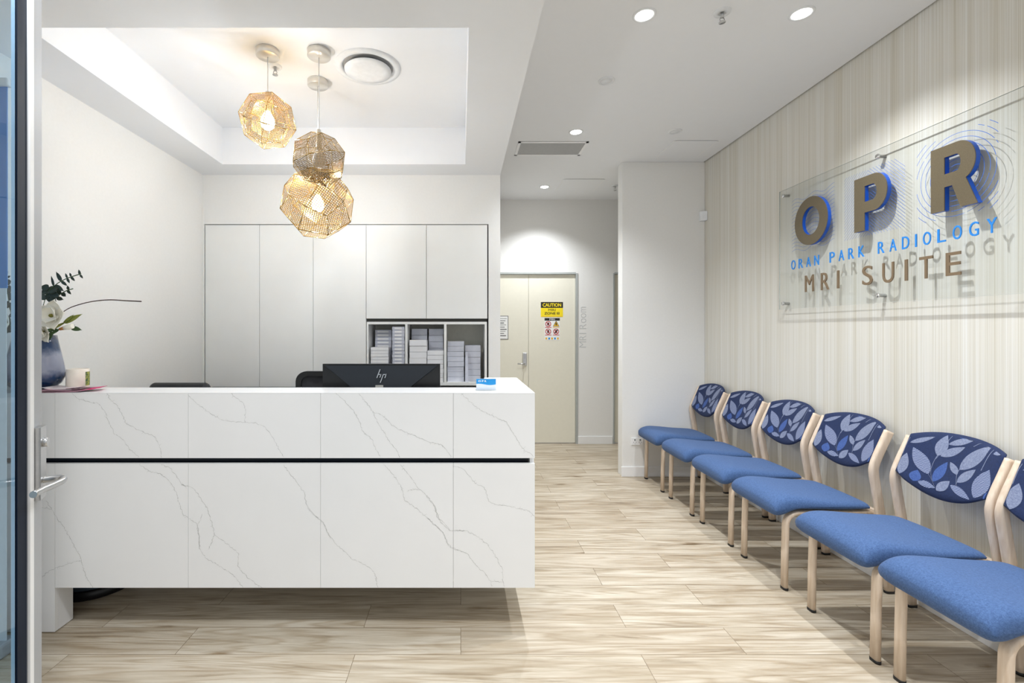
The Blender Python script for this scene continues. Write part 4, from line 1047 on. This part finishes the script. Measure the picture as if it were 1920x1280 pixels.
def letter(outer, holes, y_left, w, h, z0, name):
    """outline in unit box (x right as read, y up); bronze face, blue body"""
    m = MB(); x0, x1, x2 = XF - .024, XF - .020, XF
    def w3(p, x): return Vector((x, y_left - p[0] * w, z0 + p[1] * h))
    bm = bmesh.new(); loops = [outer] + holes
    def cap(x):
        bm = bmesh.new(); ed = []
        for lp in loops:
            vv = [bm.verts.new(w3(p, x)) for p in lp]
            for i in range(len(vv)): ed.append(bm.edges.new((vv[i], vv[(i + 1) % len(vv)])))
        bmesh.ops.triangle_fill(bm, use_beauty=True, edges=ed, normal=(-1, 0, 0)); bm.verts.index_update()
        r = [v.co.copy() for v in bm.verts], [[v.index for v in f.verts] for f in bm.faces]; bm.free(); return r
    bm.free()
    vs, fs = cap(x0); m.add(vs, fs, 0)
    vs, fs = cap(x2 - .0002); m.add(vs, fs, 1)
    for lp in loops:
        n = len(lp)
        for xa, xb, mi in ((x0, x1, 0), (x1, x2 - .0002, 1)):
            m.add([w3(p, xa) for p in lp] + [w3(p, xb) for p in lp], [(i, (i + 1) % n, (i + 1) % n + n, i + n) for i in range(n)], mi)
    return m.build(name, ['brown', 'blueside'], sg)
def ell(cx, cy, rx, ry, a0=0, a1=360, n=40, rev=False):
    l = [(cx + rx * math.cos(R(a0 + (a1 - a0) * i / n)), cy + ry * math.sin(R(a0 + (a1 - a0) * i / n))) for i in range(n + (0 if a1 - a0 == 360 else 1))]
    return l[::-1] if rev else l
zl0, zl1 = ZS(1.932), ZS(2.228); Hl = zl1 - zl0
XLf = XF - .024
yO0, yO1 = hy(1490, XLf), hy(1551.5, XLf)
letter(ell(.5, .5, .5, .515), [ell(.5, .5, .265, .30)], yO0, yO0 - yO1, Hl, zl0, 'letter_o')
yP0, yP1 = hy(1601.5, XLf), hy(1663, XLf); wP = yP0 - yP1
st = .33
outP = [(0, 0), (st, 0), (st, .33)] + [(.62, .33)] + ell(.62, .665, .38, .335, -80, 80, 18) + [(.62, 1), (0, 1)]
holP = [(st, .53), (st, .82), (.58, .82)] + ell(.58, .675, .12, .145, 80, -80, 12) + [(.58, .53)]
letter(outP, [holP], yP0, wP, Hl, zl0, 'letter_p')
yR0, yR1 = hy(1745, XLf), hy(1832.5, XLf); wR = yR0 - yR1; st = .31
outR = [(0, 0), (st, 0), (st, .36), (.48, .36), (.66, 0), (1.0, 0), (.765, .42)] + ell(.60, .69, .36, .31, -50, 80, 16) + [(.60, 1), (0, 1)]
holR = [(st, .56), (st, .82), (.56, .82)] + ell(.56, .69, .10, .13, 80, -80, 12) + [(.56, .56)]
letter(outR, [holR], yR0, wR, Hl, zl0, 'letter_r')
# printed line patterns on the face of the acrylic
NX = (-1, 0, 0)
def pat(fn, y0, y1, z0, z1, name):
    m = MB(); fn(m, y0, y1, z0, z1); return m.build(name, 'blueline', sg, recalc=False)
def waves(m, y0, y1, z0, z1):
    for k in range(15):
        zz = z0 + (z1 - z0) * (k + .3) / 15; pts = []
        for i in range(49):
            t_ = i / 48; z = zz + .012 * math.sin(t_ * 14 + .2) + .012 * t_
            pts.append(Vector((XF, y0 + (y1 - y0) * t_, z)))
        m.strip(pts, .0015, NX, 0, .0006)
def clipseg(a, b, y0, y1, z0, z1):
    ya, yb_ = min(y0, y1), max(y0, y1); t0, t1 = 0, 1; d = b - a
    for p, q in ((-d.y, a.y - ya), (d.y, yb_ - a.y), (-d.z, a.z - z0), (d.z, z1 - a.z)):
        if abs(p) < 1e-9:
            if q < 0: return None
        else:
            r = q / p
            if p < 0: t0 = max(t0, r)
            else: t1 = min(t1, r)
    return (a + d * t0, a + d * t1) if t0 < t1 else None
def chevron(m, y0, y1, z0, z1):
    ym = y0 + (y1 - y0) * .42; n = 30; st_ = .0185
    for k in range(-4, n + 4):
        zz = z0 - .3 + k * st_
        for (ye) in (y0, y1):
            a = Vector((XF, ym, zz + .22)); b = Vector((XF, ye, zz + .22 - abs(ye - ym) * 1.0)); s = clipseg(a, b, y0, y1, z0, z1)
            if s: m.strip(list(s), .0014, NX, 0, .0006)
def circles(m, y0, y1, z0, z1):
    cy, cz = y0 + (y1 - y0) * .52, z0 + (z1 - z0) * .5
    for k in range(1, 11):
        r = k * .0235; N = 96
        for i in range(N):
            if (i * 7 + k * 13) % 29 == 0: continue
            a0, a1 = 2 * math.pi * i / N, 2 * math.pi * (i + 1.02) / N
            s = clipseg(Vector((XF, cy + r * math.cos(a0), cz + r * math.sin(a0))), Vector((XF, cy + r * math.cos(a1), cz + r * math.sin(a1))), y0, y1, z0, z1)
            if s: m.strip(list(s), .0021, NX, 0, .0006)
pat(waves, hy(1485), hy(1565), ZS(1.905), ZS(2.265), 'wave_print')
pat(chevron, hy(1583.5), hy(1697.5), ZS(1.905), ZS(2.27), 'chevron_print')
pat(circles, hy(1719.5), hy(1872), ZS(1.90), ZS(2.275), 'circle_print')
ya, yb2 = hy(1484.5), hy(1870.5)
# the two lines of lettering, letter by letter so the spacing is even
def spaced(mm_, txt, y_start, y_end, z, h, bold, lw, depth):
    n = len(txt); tot = y_start - y_end; u = [0 if c_ == ' ' else 1 for c_ in txt]
    wc = {'I': .22, 'M': 1.15, ' ': .62}; ws = [wc.get(c_, 1) * lw for c_ in txt]; gap = (tot - sum(ws)) / (n - 1); x = 0
    for c_, w_ in zip(txt, ws):
        if c_ != ' ': MB().text(c_, (XF - .0004, y_start - x, z), (0, -1, 0), (0, 0, 1), (-1, 0, 0), height=h, width=w_, depth=depth, bold=bold).build('letter_' + c_.lower(), mm_, sg)
        x += w_ + gap
spaced('bluetext', 'ORAN PARK RADIOLOGY', ya, yb2, ZS(1.793), .064, .0, .0385, .004)
spaced('browntext', 'MRI SUITE', hy(1510.5), hy(1803.5), ZS(1.632), .108, 0, .066, .006)

# ------------------------------------------------------------------ small wall fittings
a = P(1183.5, 820, 4.45); b = P(1206, 834, 4.45)
t = thing('power_outlet', ((a.x + b.x) / 2, 4.45, b.z), 'double white power outlet low on the wall beside the farthest chair', 'outlet')
MB().box((a.x, 4.441, b.z), (b.x, 4.45, a.z), 0, .003).build('cover_plate', 'trimw', t)
m = MB()
for k in (.28, .72):
    x = a.x + (b.x - a.x) * k; zc_ = (a.z + b.z) / 2
    m.box((x - .012, 4.4402, zc_ - .002), (x - .009, 4.441, zc_ - .014)).box((x + .009, 4.4402, zc_ - .002), (x + .012, 4.441, zc_ - .014)).box((x - .0015, 4.4402, zc_ - .016), (x + .0015, 4.441, zc_ - .026)).box((x - .006, 4.439, zc_ + .022), (x + .006, 4.441, zc_ + .008))
m.build('sockets', 'vent_dark', t)
a = P(1312.5, 395.5, 4.42); b = P(1324.5, 413.5, 4.42)
t = thing('motion_sensor', ((a.x + b.x) / 2, 4.43, b.z), 'small white motion sensor in the corner beside the striped wall', 'sensor')
MB().add([(a.x + .006, 4.45, b.z), (XR - .002, 4.45, b.z), (XR - .002, 4.40, b.z), (a.x + .006, 4.425, b.z), (a.x + .006, 4.45, a.z), (XR - .002, 4.45, a.z), (XR - .002, 4.40, a.z), (a.x + .006, 4.425, a.z)], [(0, 1, 2, 3), (4, 7, 6, 5), (0, 3, 7, 4), (1, 5, 6, 2), (2, 6, 7, 3), (0, 4, 5, 1)]).build('housing', 'coral', t, bevel=.004)

# ------------------------------------------------------------------ glass entrance door, opened inwards
FX, FY = -.893 * 1.2, 1.2
u = Vector((-.462, .887, 0)).normalized(); nn = Vector((u.y, -u.x, 0))
far = Vector((FX, FY, 0))
HD = 2.62
def leafbox(t0, t1, n0, n1, z0, z1, m=None, mi=0, bev=0):
    """box in the leaf's frame: t back from the free edge, n out of its right-hand face"""
    m = m or MB(); pts = []
    for z in (z0, z1):
        for t_, n_ in ((t0, n0), (t1, n0), (t1, n1), (t0, n1)): q = far - u * t_ + nn * n_; pts.append((q.x, q.y, z))
    return m.add(pts, [(0, 1, 2, 3), (7, 6, 5, 4), (0, 4, 5, 1), (1, 5, 6, 2), (2, 6, 7, 3), (3, 7, 4, 0)], mi)
dr = tag(empty('door_3', far), kind='structure')
st1 = leafbox(0, .098, -.015, 0, .008, HD).build('stile', 'alu', dr)
leafbox(.072, .098, 0, .004, .008, HD).build('glazing_bead', 'trimw', dr)
leafbox(.0985, .158, -.006, -.002, .008, HD).build('gasket', 'navyseal', dr)
leafbox(.152, .1578, -.013, -.0065, .008, HD).build('glass_edge', 'bannerpale', dr)
leafbox(.158, .80, -.012, -.004, .08, HD - .08).build('glass_pane', 'doorglass', dr)
leafbox(.158, .80, -.014, -.002, .008, .08).build('bottom_rail', 'alu', dr)
leafbox(.158, .80, -.014, -.002, HD - .08, HD).build('top_rail', 'alu', dr)
leafbox(.80, .86, -.045, 0, .008, HD).build('hinge_stile', 'alu', dr)
leafbox(.024, .066, .0005, .015, .965, 1.143).build('lock_plate', 'steel', dr)
c = far - u * .045 + nn * .020
def dp(t_, n_, z): q = far - u * t_ + nn * n_; return Vector((q.x, q.y, z))
MB().tube([dp(.045, .013, 1.103), dp(.045, .022, 1.103)], .011, 20).tube([dp(.045, .022, 1.103), dp(.045, .024, 1.103)], .011, 20).build('thumb_turn', 'steel', dr)
hp = [dp(.045, .013, 1.010), dp(.046, .040, 1.011), dp(.054, .055, 1.011), dp(.075, .059, 1.010), dp(.105, .051, 1.010), dp(.145, .038, 1.011), dp(.18, .031, 1.012)]
MB().tube(smooth_path(hp, 5), .0078, 14).build('lever_handle', 'steel', dr)

# blue banner against the left wall, seen through the glass
t = thing('pull_up_banner', (-2.08, 1.86, 0), 'blue pull-up banner with a white top rail behind the glass door', 'banner')
def bp(x, y, Y): return P(x, y, Y)
Bx0, Bx1, By = -2.19, P(13, 0, 2.0).x, 2.0
z1 = 2.42
MB().box((Bx0, By, P(0, 540, By).z), (Bx1, By + .004, z1)).build('banner_sheet', 'bannerblue', t)
MB().box((Bx0, By, .06), (Bx1 - .004, By + .004, P(0, 540, By).z)).build('lower_sheet', 'bannerpale', t)
MB().box((Bx0, By - .012, z1), (Bx1 + .012, By + .016, z1 + .035), 0, .006).build('top_rail', 'coral', t)
MB().box((Bx0, By - .04, 0), (Bx1 + .01, By + .045, .06), 0, .01).build('base_case', 'alu', t)
